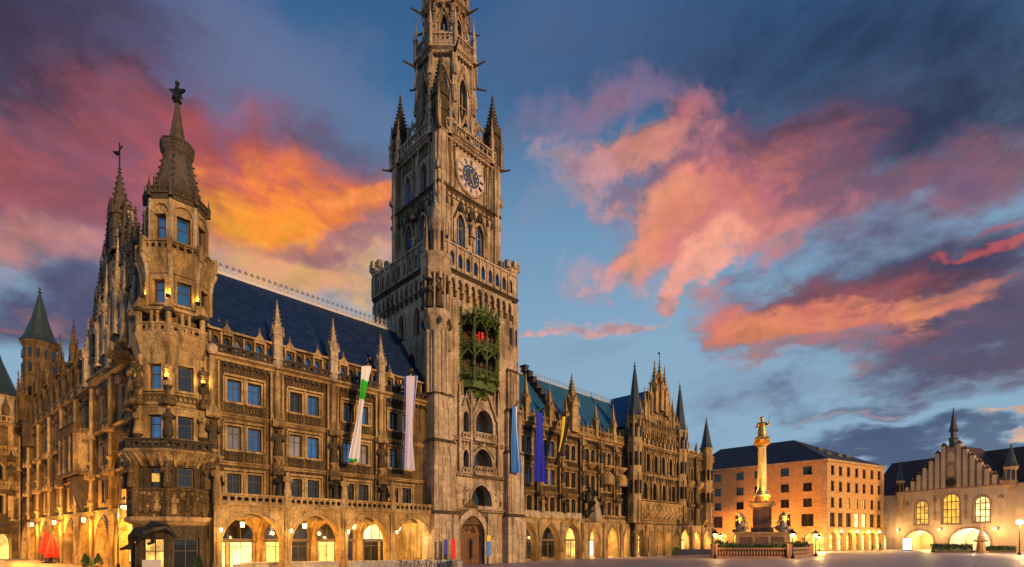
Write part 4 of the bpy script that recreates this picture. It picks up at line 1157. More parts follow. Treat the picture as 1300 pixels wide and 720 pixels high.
# ---- richer wing beyond the tower
def build_statue_wing():
    P = MB(); x0, x1 = 0.0, 23.6
    bays = [2.1, 6.25, 10.4, 14.6, 18.4, 21.9]; rows = [(5.7, 7.7), (9.1, 11.0), (12.5, 14.5)]
    piers = [0.35, 4.2, 8.35, 12.5, 16.5, 20.2, 23.4]
    ops = [Op(c + s * 0.62, 0.86, a, b, *([b - .35, 6] if j != 1 else [])) for c in bays for s in (-1, 1) for j, (a, b) in enumerate(rows)]
    wall(P, x0, x1, 4.9, 15.6, ops, 0.0, 0.36, 'shadestone', 'stone')
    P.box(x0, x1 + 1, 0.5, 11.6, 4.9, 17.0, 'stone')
    for c in bays:
        for j, (a, b) in enumerate(rows):
            for s in (-1, 1):
                o = Op(c + s * 0.62, 0.86, a, b, *([b - .35, 6] if j != 1 else [])); ring(P, o, 0.13, -0.1, 0.01, 'stone')
                P.box(c + s * .62 - .57, c + s * .62 + .57, -0.2, 0.02, a - 0.16, a - 0.004, 'stone')
            for xx in (c - 1.25, c, c + 1.25): P.bar((xx, -0.12, a - 0.1), (xx, -0.12, b + 0.2), 0.08, 'stone', 6)
            P.prism_y([(c - 1.3, b + .18), (c + 1.3, b + .18), (c, b + .75)], -.16, .02, 'shadestone')
        tracery(P, c - 1.35, c + 1.35, 8.3, 8.9, -0.02, 10, 'sootshade'); tracery(P, c - 1.35, c + 1.35, 11.7, 12.3, -0.02, 10, 'sootshade')
        tracery(P, c - 1.35, c + 1.35, 15.0, 15.55, -0.02, 10, 'sootshade')
    cornice(P, x0, x1, 0, 8.0, 0.26, 0.26, 'stone', .4, 'sootshade'); cornice(P, x0, x1, 0, 11.35, 0.26, 0.26, 'stone', .4, 'sootshade'); cornice(P, x0, x1, 0, 15.6, 0.6, 0.55, 'stone', .42, 'sootshade')
    for i, x in enumerate(piers):
        P.box(x - 0.45, x + 0.45, -0.4, 0.02, 4.9, 15.6, 'shadestone'); P.box(x - 0.32, x + 0.32, -0.62, -0.39, 4.9, 8.6, 'shadestone')
        for sx in (-1, 1): P.bar((x + sx * 0.38, -0.43, 5.2), (x + sx * 0.38, -0.43, 15.4), 0.08, 'stone', 6)
        for z in (9.4, 12.7): canopy(P, x, -.55, z + 1.9, .9, 1.5, 'stone'); corbel(P, x, -.5, z, .75, .7, 'stone')
        canopy(P, x, -.7, 7.6, 1.0, 1.2, 'shadestone')
    # half-round hoods over the little balconies
    for c in (18.4, 21.9):
        for z in (10.75,):
            P.lathe(c, -.15, [(1.15, z - .75), (1.35, z - .5), (1.3, z), (1.1, z + .55), (.7, z + .95), (.1, z + 1.15)], 14, 'stone', 0, 1, .75)
    for c in (14.6, 18.4, 21.9):
        P.lathe(c, -.1, [(.3, 11.9), (.8, 12.2), (1.2, 12.45), (1.2, 12.6)], 12, 'stone', 0, 1, .8)
    O = P.build('statue_wing', HALL)
    for i, c in enumerate(bays):
        for j, (a, b) in enumerate(rows):
            o2 = [Op(c + s * 0.62, 0.86, a, b, *([b - .35, 6] if j != 1 else [])) for s in (-1, 1)]
            gl = 'glass' if (j > 0 and i < 2) else 'glassd'
            window(O, o2, 0.26, gl, nv=1, hz=(0.66,))
    for i, x in enumerate(piers):
        for z in (9.4, 12.7):
            b = MB(); figure(b, x, -0.62, z, 1.8, 'sootshade', 0, True, i); b.build('statue', O)
        b = MB(); figure(b, x, -0.95, 5.75, 1.7, 'stone' if i % 2 else 'bronze', 0.2, True, i + 9); b.build('statue', O)
    # dragon slayer group with its rock
    b = MB(); b.octa(12.9, -.9, 6.1, .8, 'bronze', .9); b.octa(13.5, -1.0, 7.2, .9, 'bronze', .7); b.bar((12.6, -1, 7.2), (12.2, -1.4, 8.6), .3, 'bronze', 6, .16); figure(b, 13.3, -1.0, 7.5, 1.9, 'bronze', .4); b.octa(14.1, -.9, 8.6, .6, 'bronze', .9)
    b.bar((13.9, -1.1, 6.3), (14.5, -1.1, 5.6), .18, 'bronze', 5); b.bar((12.4, -1.2, 6.3), (12.2, -1.2, 5.6), .16, 'bronze', 5)
    b.lathe(14.6, -.9, [(.9, 4.9), (.95, 5.6), (.7, 6.6), (.4, 7.5), (.1, 8.0)], 7, 'pale', .3); b.build('statue', O)
    # parapet with small pinnacles
    b = MB(); balustrade(b, x0, x1, -.3, 16.2, 17.1, .5, 'stone', .2)
    k = x0 + .4
    while k < x1:
        b.cbox(k, -.3, .1, .12, 16.2, 17.2, 'stone'); b.pyr(k, -.3, .12, .12, 17.2, 17.95, 'stone'); k += .95
    b.build('balustrade', O)
    pins(O, [(1.95, -.3, 16.0, 21.6, .7), (6.1, -.3, 16.0, 21.3, .7), (15.5, -.3, 16.0, 21.0, .6), (19.7, -.3, 16.0, 21.4, .62)], 'stone')
    b = MB(); pinnacle(b, 10.4, -.3, 16.0, 23.6, 1.15, 'stone', .48, ck=8)
    for s in (-1, 1): pinnacle(b, 10.4 + s * 1.15, -.3, 16.0, 20.2, .5, 'stone', .5)
    b.prism_y([(9.2, 18.3), (11.6, 18.3), (10.4, 20.2)], -.2, .1, 'shadestone'); b.build('pinnacle', O)
    b = MB(); b.sweep_x(0.1, 30.5, [(0.15, 16.9), (6.0, 24.3), (11.85, 16.9)], 'skyroof'); b.build('roof', O)
    b = MB(); k = 0.5
    while k < 29.5:
        b.bar((k, 6, 24.2), (k, 6, 25.1), 0.04, 'crest', 4); b.octa(k, 6, 24.85, 0.14, 'crest', 0.2); k += 0.6
    b.box(0.2, 29.6, 5.93, 6.07, 24.2, 24.42, 'crest'); b.build('roof_cresting', O)
    # stepped fire wall over the roof
    b = MB()
    for k in range(9):
        f = k / 8.0; y = .4 + 5.6 * f; z = 16.9 + 7.3 * f
        b.box(8.1, 8.75, y - .4, y + .5, z - 1.6, z + 1.15, 'sootshade'); b.box(8.0, 8.85, y - .45, y + .55, z + 1.15, z + 1.3, 'slate')
    b.build('stepped_gable', O)
    AR = [(1.85, 3.3, 4.5, 1.9), (6.0, 3.35, 4.45, 1.9), (10.2, 3.35, 4.45, 1.9), (15.05, 2.3, 4.2, 2.2), (19.2, 2.5, 4.2, 2.1), (23.2, 2.4, 4.15, 2.1)]
    arcade(O, x0, 25.0, -.5, AR, 4.95, 'stone', pil=[.05, 3.95, 8.1, 12.3, 17.1, 21.3])
    shopfronts(O, AR, 3.6, ['dim', 'dim', 'dark', 'gold', 'blaze', 'blaze'])
    b = MB(); cornice(b, x0, 13.0, -.5, 4.85, .3, .3, 'stone'); cornice(b, 13.0, x1, -.5, 4.7, .3, .3, 'stone'); b.box(x0, x1, -.75, .05, 4.95, 5.06, 'stone')
    b.box(x0, 12.0, -.7, -.5, 5.06, 5.75, 'pale'); b.box(x0, 12.0, -.76, -.44, 5.75, 5.85, 'pale'); balustrade(b, 12.5, x1, -.6, 5.06, 5.8, .5, 'stone'); b.build('balustrade', O)
    return O


SW = build_statue_wing()
for x, e, c in ((1.9, 160, (1, .56, .16)), (6.0, 120, (1, .56, .16)), (10.2, 90, (1, .56, .16)), (15.0, 300, (1, .6, .2)), (19.2, 900, (1, .60, .15)), (23.2, 900, (1, .60, .15))):
    lantern(x, 1.5, 3.8, e, 'small glowing lantern hanging under an arcade vault of the town hall', HM, c)


# ---- gabled bay with two spired turrets
def build_gabled_bay():
    P = MB(); x0, x1, Y = 23.4, 37.4, -1.5; xc = 30.4
    lan = [26.0, 28.75, 31.6, 34.6]
    ops = [Op(c, 1.25, 8.5, 11.0, 10.0, 8) for c in lan] + [Op(24.6 + k * 2.3, 1.0, 12.6, 15.3, 14.5, 8) for k in range(6)]
    wall(P, x0, x1, 4.9, 16.2, ops, Y, .4, 'shadestone'); P.box(x0, x1, Y + .55, 11.6, 4.9, 18.6, 'stone')
    for s, xx in ((1, x0), (-1, x1)): P.box(xx - .15, xx + .15, Y + .01, Y + .6, 4.9, 16.2, 'stone')
    for o in ops:
        ring(P, o, .16, Y - .14, Y + .01, 'stone')
        for s in (-1, 1):
            P.bar((o.xc + s * .8, Y - .16, o.zs), (o.xc, Y - .16, o.zt + .8), .08, 'stone', 5)
            P.bar((o.xc + s * .78, Y - .18, o.zb - .4), (o.xc + s * .78, Y - .18, o.zs), .1, 'stone', 6)
            P.pyr(o.xc + s * .82, Y - .2, .13, .13, o.zs, o.zt + .9, 'stone')
        finial(P, o.xc, Y - .16, o.zt + .75, .6, 'stone')
    # carved balcony band
    P.sweep_x(x0 + .8, x1 - .8, [(Y + .1, 5.2), (Y - .35, 5.9), (Y - .75, 6.5), (Y - .8, 8.0), (Y + .1, 8.0)], 'stone')
    for k in range(9):
        c = 25 + k * 1.35
        pts = [(c + .55 * math.cos(t), 7.2 + .55 * math.sin(t)) for t in [q * math.pi / 4 for q in range(8)]]
        for (ax, az), (bx, bz) in zip(pts, pts[1:] + pts[:1]): P.bar((ax, Y - .82, az), (bx, Y - .82, bz), .09, 'stone', 5)
        P.bar((c - .67, Y - .5, 5.6), (c + .67, Y - .78, 6.5), .1, 'stone', 5)
    for z, d in ((4.9, .35), (8.0, .85), (11.9, .35), (16.0, .5)): cornice(P, x0, x1, Y, z, .3, d, 'stone', .45, 'sootshade')
    tracery(P, x0 + .4, x1 - .4, 11.2, 11.85, Y - .02, 30, 'sootshade')
    nops = [Op(24.4 + k * 1.2, .75, 16.6, 18.3, 17.8, 6) for k in range(11)]
    wall(P, x0, x1, 16.2, 18.8, nops, Y, .35, 'stone'); P.quad((x0, Y + .36, 16.2), (x1, Y + .36, 16.2), (x1, Y + .36, 18.8), (x0, Y + .36, 18.8), 'sootshade')
    for o in nops: P.pyr(o.xc + .6, Y - .12, .14, .14, 17.4, 19.8, 'stone'); figure(P, o.xc, Y + .1, 16.65, 1.2, 'sootshade', 0, False, 3)
    cornice(P, x0, x1, Y, 18.8, .3, .35, 'stone')
    # the stepped gable itself
    steps = [(5.6, 21.0), (4.4, 22.6), (3.1, 24.4), (1.9, 26.0), (.9, 27.4)]
    zb = 19.1
    for hw, zt in steps:
        P.box(xc - hw, xc + hw, Y + .05, Y + .6, zb, zt, 'shadestone'); P.box(xc - hw - .1, xc + hw + .1, Y - .05, Y + .7, zt, zt + .16, 'stone')
        n = max(1, int(2 * hw / .8))
        for k in range(n):
            c = xc - hw + (k + .5) * 2 * hw / n
            P.box(c - .3, c - .18, Y - .14, Y + .06, zb - 1.0, zt - .1, 'stone'); P.box(c + .18, c + .3, Y - .14, Y + .06, zb - 1.0, zt - .1, 'stone')
            P.prism_y([(c - .35, zt - .35), (c + .35, zt - .35), (c, zt + .5)], Y - .16, Y + .06, 'stone')
            P.box(c - .16, c + .16, Y - .01, Y + .06, zb + .15, zt - .55, 'glassd')
        zb = zt
    O = P.build('gabled_bay', HALL)
    pl = [(xc, 30.2, 1.0, 22), (xc - 1.5, 29.6, .9, 21.5), (xc + 1.55, 29.4, .9, 21.5), (xc - 2.6, 26.6, .5, 21), (xc + 2.7, 26.2, .5, 21), (xc - 4.4, 25.0, .55, 20), (xc + 4.1, 24.9, .55, 20), (xc - 3.4, 25.2, .4, 20), (xc + 3.3, 25.0, .4, 20), (xc - 5.6, 23.0, .5, 19.2), (xc + 5.6, 22.6, .5, 19.2)]
    pins(O, [(x, Y - .05, zb_, z1, w) for x, z1, w, zb_ in pl], 'stone', ck=6)
    b = MB(); b.bar((xc + .1, Y, 29.4), (xc + .1, Y, 31.2), .05, 'iron', 5); b.add([(xc + .1, Y, 30.6), (xc - .5, Y, 30.9), (xc + .1, Y, 31.1), (xc + .1, Y + .05, 30.6), (xc - .5, Y + .05, 30.9), (xc + .1, Y + .05, 31.1)], [(0, 1, 2), (5, 4, 3), (0, 3, 4, 1), (1, 4, 5, 2), (2, 5, 3, 0)], 'iron'); b.build('weather_vane', O)
    for x in (23.2, 36.9):
        b = MB()
        b.lathe(x, Y - .1, [(.85, 4.9), (.95, 8), (.95, 12), (1.0, 16.0), (1.15, 16.3), (1.0, 16.6), (1.0, 19.4), (1.2, 19.7), (1.2, 20.0)], 8, 'stone', R(22.5))
        for k in range(8):
            a = R(45 * k + 22.5); b.pyr(x + 1.15 * math.cos(a), Y - .1 + 1.15 * math.sin(a), .14, .14, 18.4, 21.4, 'stone')
            for z in (9, 13, 17): b.cbox(x + .95 * math.cos(a + .39), Y - .1 + .95 * math.sin(a + .39), .14, .14, z, z + 1.9, 'glassd')
            for z in (8, 12, 16): b.bar((x + 1.0 * math.cos(a), Y - .1 + 1.0 * math.sin(a), z - 3), (x + 1.0 * math.cos(a), Y - .1 + 1.0 * math.sin(a), z), .1, 'stone', 5)
        b.lathe(x, Y - .1, [(1.05, 20.0), (.82, 21.4), (.2, 26.5), (.06, 27.2)], 8, 'spire', R(22.5)); finial(b, x, Y - .1, 27.1, .75, 'spire')
        b.build('turret', O)
    for o in ops: window(O, [o], Y + .3, 'glassd', nv=1, hz=())
    b = MB(); b.add([(x0, Y + .5, 18.9), (x1, Y + .5, 18.9), (xc, Y + .5, 25.6), (x0, 7, 18.9), (x1, 7, 18.9), (xc, 7, 25.6)], [(0, 1, 2), (5, 4, 3), (0, 2, 5, 3), (1, 4, 5, 2)], 'skyroof'); b.build('roof', O)
    AR = [(25.0, 2.0, 4.0, 2.2), (27.7, 2.0, 4.05, 2.2), (30.4, 2.0, 4.05, 2.2), (33.1, 2.0, 4.05, 2.2), (35.8, 2.0, 4.05, 2.2)]
    arcade(O, x0, x1, Y, AR, 4.9, 'stone', pil=[23.6, 26.35, 29.05, 31.75, 34.45])
    shopfronts(O, AR, 3.6, ['gold', 'dim', 'gold', 'gold', 'dark'])
    return O


GB = build_gabled_bay()
for x, e in ((25.0, 500), (27.7, 160), (30.4, 500), (33.1, 500)):
    lantern(x, 1.2, 3.6, e, 'small glowing lantern hanging under an arcade vault of the town hall', HM)


def build_end_wing():
    P = MB(); x0, x1, Y = 37.4, 52.4, -.3
    bays = [39.6, 43.2, 46.6]; rows = [(5.8, 7.7), (9.0, 10.8), (12.6, 14.8)]
    ops = [Op(c + s * .62, .82, a, b) for c in bays for s in (-1, 1) for a, b in rows]
    wall(P, x0, x1, 4.9, 17.0, ops, Y, .36, 'shadestone', 'stone'); P.box(x0, x1, Y + .5, 11.6, 4.9, 17.0, 'stone')
    for c in bays:
        for a, b in rows:
            for s in (-1, 1): ring(P, Op(c + s * .62, .82, a, b), .13, Y - .1, Y + .01, 'stone')
            P.prism_y([(c - 1.3, b + .2), (c + 1.3, b + .2), (c, b + .8)], Y - .16, Y + .02, 'shadestone')
        P.lathe(c, Y, [(.3, 11.2), (.9, 11.6), (1.3, 12.0), (1.3, 12.5)], 12, 'stone', 0, 1, .6)
    for x in (37.9, 41.4, 45.0): P.box(x - .4, x + .4, Y - .5, Y + .02, 4.9, 17, 'shadestone'); P.pyr(x, Y - .3, .4, .3, 17.3, 19.6, 'stone'); canopy(P, x, Y - .6, 8, .9, 1.5, 'shadestone'); canopy(P, x, Y - .6, 12, .9, 1.5, 'stone')
    for z in (8.2, 11.5, 16.6): cornice(P, x0, x1, Y, z, .3, .35, 'stone', .45, 'sootshade')
    balustrade(P, x0, x1, Y - .2, 17.0, 17.8, .55, 'stone')
    O = P.build('end_wing', HALL)
    for c in bays:
        for a, b in rows: window(O, [Op(c + s * .62, .82, a, b) for s in (-1, 1)], Y + .26, 'glassd')
    b = MB(); b.lathe(48.6, Y - .5, [(.3, 4.6), (1.0, 5.6), (1.0, 17.0), (1.1, 17.4), (1.0, 17.6), (1.0, 18.5), (1.2, 18.8)], 8, 'stone', R(22.5))
    for k in range(8):
        a = R(45 * k)
        for z in (9, 13): b.cbox(48.6 + .94 * math.cos(a), Y - .5 + .94 * math.sin(a), .16, .16, z, z + 1.8, 'glassd')
    b.lathe(48.6, Y - .5, [(1.1, 18.8), (.85, 19.6), (.18, 23.3), (.05, 24.0)], 8, 'spire', R(22.5)); finial(b, 48.6, Y - .5, 23.8, .6, 'spire'); b.build('turret', O)
    b = MB(); b.sweep_x(x0, x1, [(Y + .45, 17.0), (6, 20.5), (11.8, 17.0)], 'slate'); b.build('roof', O)
    b = MB(); pinnacle(b, 44, 1.0, 17.5, 20.6, .9, 'sootshade'); b.build('chimney', O)
    AR = [(40.6, 3.0, 4.2, 2.0), (44.9, 3.0, 4.0, 2.0), (49.2, 3.0, 4.0, 2.0)]
    arcade(O, x0, x1, Y - .3, AR, 4.9, 'stone', pil=[38.6, 42.8, 47.1, 51.6])
    shopfronts(O, AR, 3.6, ['blaze', 'blaze', 'gold'])
    return O


EW = build_end_wing()
for x, e in ((40.6, 900), (44.9, 900), (49.2, 900)):
    lantern(x, 1.0, 3.6, e, 'small glowing lantern hanging under an arcade vault of the town hall', HM)


# ---- corner turret with balconies and spire
def build_corner_turret():
    CX, CY = -31.6, 2.1
    P = MB(); KS = .9; L = lambda prof, m, n=8, rot=22.5: P.lathe(CX, CY, prof, n, m, R(rot))
    c8 = 1 / math.cos(R(22.5))
    def body(ap, z0, z1, ops, m, ym=0.0):
        sd = ap * math.tan(R(22.5))
        for k in range(8):
            P.T = face(CX, CY, ap, 45 * k); wall(P, -sd, sd, z0, z1, ops, 0, .35, m)
            for o in ops: ring(P, o, .12, -.09, .01, m); P.box(o.x0 - .18, o.x1 + .18, -.16, .01, o.zb - .16, o.zb - .004, m)
        P.T = None
    o0 = [Op(0, 1.5, .3, 2.6)]
    body(2.45, -.05, 3.7, o0, 'sootshade')
    L([(2.45 * c8, 3.45), (2.85 * c8, 3.75), (2.9 * c8, 4.0), (2.5, 4.05)], 'stone')
    L([(2.5 * c8, 4.0), (2.55 * c8, 5.7), (2.7 * c8, 5.75), (2.7 * c8, 5.9), (2.3, 5.95)], 'shadestone')
    rn = random.Random(5)
    for k in range(8):                         # dense figure relief round the base and dark columns above
        P.T = face(CX, CY, 2.58, 45 * k)
        relief(P, -.95, .95, 4.1, 5.6, -.05, 5, ['shadestone', 'stone', 'shadestone'], k, 1.3)
        P.T = face(CX, CY, 2.62 * c8, 45 * k + 22.5)
        P.bar((0, .05, 4.0), (0, .05, 7.7), .2, 'shadestone', 7); figure(P, 0, -.22, 5.95, 1.6, 'shadestone', .3, True, k)
    P.T = None
    o1 = [Op(0, .95, 6.0, 7.35)]
    body(2.35, 5.9, 7.9, o1, 'sootshade')
    L([(2.35 * c8, 7.5), (2.75 * c8, 7.75), (3.05 * c8, 8.15), (3.2 * c8, 8.3), (3.2 * c8, 8.42), (2.3, 8.45)], 'stone')
    for k in range(8):
        P.T = face(CX, CY, 2.95, 45 * k)
        for q in (-.8, 0, .8): P.bar((q, -.15, 8.2), (q * .8, .45, 7.4), .12, 'stone', 5)
        P.T = face(CX, CY, 3.05, 45 * k); sd = 3.05 * math.tan(R(22.5)); balustrade(P, -sd, sd, 0, 8.42, 9.1, .42, 'sootshade', .18)
    P.T = None
    o2 = [Op(0, .92, 9.25, 10.8)]; o3 = [Op(0, .92, 12.5, 14.2)]
    body(2.25, 8.4, 15.0, o2 + o3, 'stone')
    for k in range(8):
        P.T = face(CX, CY, 2.25, 45 * k); sd = 2.25 * math.tan(R(22.5))
        cornice(P, -sd, sd, 0, 11.3, .28, .2, 'stone'); tracery(P, -.7, .7, 11.75, 12.2, -.02, 5, 'shadestone')
        P.T = face(CX, CY, 2.25 * c8, 45 * k + 22.5)
        P.bar((0, -.05, 8.5), (0, -.05, 14.8), .15, 'stone', 7); canopy(P, 0, -.25, 11.4, .8, 1.3, 'shadestone'); corbel(P, 0, -.2, 9.5, .6, .6, 'sootshade')
        corbel(P, 0, -.2, 12.7, .5, .6, 'sootshade')
    P.T = None
    L([(2.25 * c8, 14.4), (2.28 * c8, 14.9), (2.42 * c8, 15.5), (2.56 * c8, 15.9), (2.62 * c8, 16.05), (2.62 * c8, 16.2), (1.8, 16.25)], 'stone')
    # loggia stage
    L([(1.7 * c8, 16.2), (1.7 * c8, 18.0)], 'shadestone')
    for k in range(8):
        P.T = face(CX, CY, 2.44, 45 * k); sd = 2.44 * math.tan(R(22.5))
        balustrade(P, -sd + .2, sd - .2, 0, 16.2, 16.9, .4, 'stone', .14)
        P.T = face(CX, CY, 2.38 * c8, 45 * k + 22.5)
        P.bar((0, 0, 16.2), (0, 0, 17.7), .17, 'stone', 7); P.box(-.28, .28, -.25, .9, 17.6, 17.85, 'sootshade'); P.pyr(0, 0, .25, .25, 17.85, 18.6, 'stone')
        P.bar((-.7, .35, 16.2), (-.7, .35, 17.7), .1, 'stone', 6); P.bar((.7, .35, 16.2), (.7, .35, 17.7), .1, 'stone', 6)
    P.T = None
    L([(1.8 * c8, 17.75), (2.1 * c8, 17.9), (2.0 * c8, 18.15), (1.7 * c8, 18.25)], 'stone')
    o4 = [Op(0, .85, 18.4, 20.0)]
    body(1.86, 17.9, 20.4, o4, 'stone')
    L([(1.86 * c8, 20.45), (1.88 * c8, 20.65), (1.94 * c8, 20.95), (2.04 * c8, 21.25), (2.18 * c8, 21.52), (2.22 * c8, 21.65), (2.22 * c8, 21.8), (1.5, 21.85)], 'stone')
    for k in range(8):
        P.T = face(CX, CY, 2.13, 45 * k); sd = 2.13 * math.tan(R(22.5)); balustrade(P, -sd, sd, 0, 21.8, 22.55, .5, 'stone', .18)
        P.T = face(CX, CY, 1.88 * c8, 45 * k + 22.5); P.bar((0, 0, 18), (0, 0, 20.3), .14, 'stone', 6); P.bar((0, 0, 20.3), (0, -.1, 21.0), .14, 'pale', 6); P.bar((0, -.1, 21.0), (0, -.36, 21.6), .14, 'pale', 6)
        P.T = face(CX, CY, 2.14 * c8, 45 * k + 22.5); P.cbox(0, 0, .14, .14, 21.7, 22.75, 'stone')
    P.T = None
    o5 = [Op(0, .8, 22.5, 24.5)]
    body(1.68, 21.8, 25.6, o5, 'stone')
    for k in range(8):
        P.T = face(CX, CY, 1.68, 45 * k); ring(P, Op(0, 1.1, 22.5, 25.2, 24.6, 6), .12, -.12, .0, 'stone')
        P.T = face(CX, CY, 1.7 * c8, 45 * k + 22.5); P.bar((0, 0, 21.9), (0, 0, 25.5), .13, 'pale', 6)
    P.T = None
    L([(1.52 * c8, 25.3), (1.72 * c8, 25.6), (1.72 * c8, 25.9), (1.5, 26.0)], 'sootshade')
    for k in range(8):
        P.T = face(CX, CY, 1.76, 45 * k); balustrade(P, -.66, .66, 0, 25.9, 26.35, .35, 'sootshade', .12)
        P.T = face(CX, CY, 1.78 * c8, 45 * k + 22.5); pinnacle(P, 0, 0, 25.7, 27.1, .2, 'spirest', .4, ck=0)
    P.T = None
    O = P.build('corner_turret', HALL)
    b = MB(); b.lathe(CX, CY, [(1.62, 25.95), (1.42, 26.6), (.84, 29.6)], 8, 'spirest', R(22.5))
    for k in range(8):
        a = R(45 * k)
        b.T = face(CX, CY, 1.3, 45 * k); b.prism_y([(-.4, 26.2), (.4, 26.2), (0, 27.6)], -.12, .4, 'spirest'); b.T = None
        crk = R(45 * k + 22.5)
        for q in range(6): f = q / 6; r = 1.48 - .58 * f; b.octa(CX + r * math.cos(crk), CY + r * math.sin(crk), 26.6 + 3 * f, .11, 'spirest')
    b.lathe(CX, CY, [(.84, 29.4), (1.02, 29.7), (1.02, 29.9)], 8, 'spirest', R(22.5))
    for k in range(8):
        b.T = face(CX, CY, .93, 45 * k); balustrade(b, -.38, .38, 0, 29.9, 30.4, .28, 'spirest', .1); b.T = None
    b.lathe(CX, CY, [(.62, 29.9), (.5, 30.8), (.12, 33.3), (.1, 33.6)], 8, 'spirest', R(22.5)); b.build('spire', O)
    b = MB(); z = 34.1
    b.lathe(CX, CY, [(.1, 33.4), (.3, 33.55), (.12, 33.75), (.2, 33.9)], 8, 'bronze')
    b.T = frame(CX, CY, .704, -.710)
    pts = []
    for k in range(10):
        r = .6 if k % 2 == 0 else .25; a = math.pi / 2 + k * math.pi / 5; pts.append((r * math.cos(a), z + .1 + r * math.sin(a)))
    b.prism_y(pts, -.1, .1, 'bronze'); b.ball(0, 0, z + .75, .16, 'bronze'); b.build('finial', O)
    for k in range(8):
        if k not in (3, 4, 5, 6, 7): continue
        for ap, op, g in ((2.45, o0[0], 'shop' if k in (5, 7) else 'glassd'), (2.35, o1[0], 'glassd'), (2.25, o2[0], 'glass' if k == 5 else 'glassd'), (2.25, o3[0], 'glass' if k == 5 else 'glassd'), (1.86, o4[0], 'glass'), (1.68, o5[0], 'glass')):
            window(O, [op], .22, g, face(CX, CY, ap, 45 * k), nv=0 if op.w < 1 else 1, hz=(.62,), t=.09)
        a = R(45 * k + 22.5)
        for z in (9.5, 12.7):
            b = MB(); figure(b, CX + 2.62 * math.cos(a), CY + 2.62 * math.sin(a), z, 1.7, 'stone' if (k + int(z)) % 2 else 'sootshade', .5, True, k); b.build('statue', O)
    b = MB(); b.T = face(CX, CY, 2.35, 225); b.box(-.22, .22, .1, .2, 6.35, 6.9, 'lit'); b.build('lit_pane', O)
    # creeping dragon on the corner
    b = MB(); b.T = face(CX, CY, 2.5, 225)
    pts = [(-1.2, -.3, 2.1), (-1.0, -.55, 2.7), (-.5, -.7, 3.0), (.1, -.75, 2.95), (.6, -.6, 3.15), (1.1, -.4, 3.3), (1.5, -.3, 3.0), (1.75, -.2, 2.6)]
    rad = [.14, .2, .3, .36, .3, .2, .12, .05]
    for (a, c), (r, r2) in zip(zip(pts, pts[1:]), zip(rad, rad[1:])): b.bar(a, c, r, 'bronze', 9, r2); b.ball(c[0], c[1], c[2], r2 * 1.02, 'bronze', 9, 6)
    b.ball(-1.25, -.4, 2.02, .24, 'bronze', 8, 6, .8); b.bar((-1.3, -.45, 2.0), (-1.65, -.65, 1.85), .13, 'bronze', 7, .07)
    for sx in (-.4, .5): b.bar((sx, -.7, 2.9), (sx - .2, -.4, 2.3), .12, 'bronze', 5); b.bar((sx - .2, -.4, 2.3), (sx - .5, -.45, 2.2), .09, 'bronze', 5)
    b.add([(-.4, -.6, 3.1), (.3, -.3, 3.9), (.9, -.2, 3.5), (.4, -.65, 3.1), (.3, -.2, 3.85)], [(0, 1, 2, 3), (0, 3, 4), (3, 2, 4)], 'bronze'); b.build('dragon_sculpture', O)
    return O


CT = build_corner_turret()
for deg in (200, 245, 290):                      # small floodlights standing on the turret's balconies
    for ap, z, e in ((2.85, 13.2, 75), (2.25, 18.9, 60)):
        f_ = face(-31.6, 2.1, ap, deg)
        b = MB(); b.T = f_; b.box(-.12, .12, -.08, .08, z - .2, z, 'iron'); b.bar((0, .08, z - .1), (0, .62, z - .15), .03, 'iron', 5); b.build('floodlight', CT)
        o = pt_light('balcony_floodlight', tuple(f_ @ Vector((0, .05, z + .15))), e, (1.0, .58, .10), .1, CT)


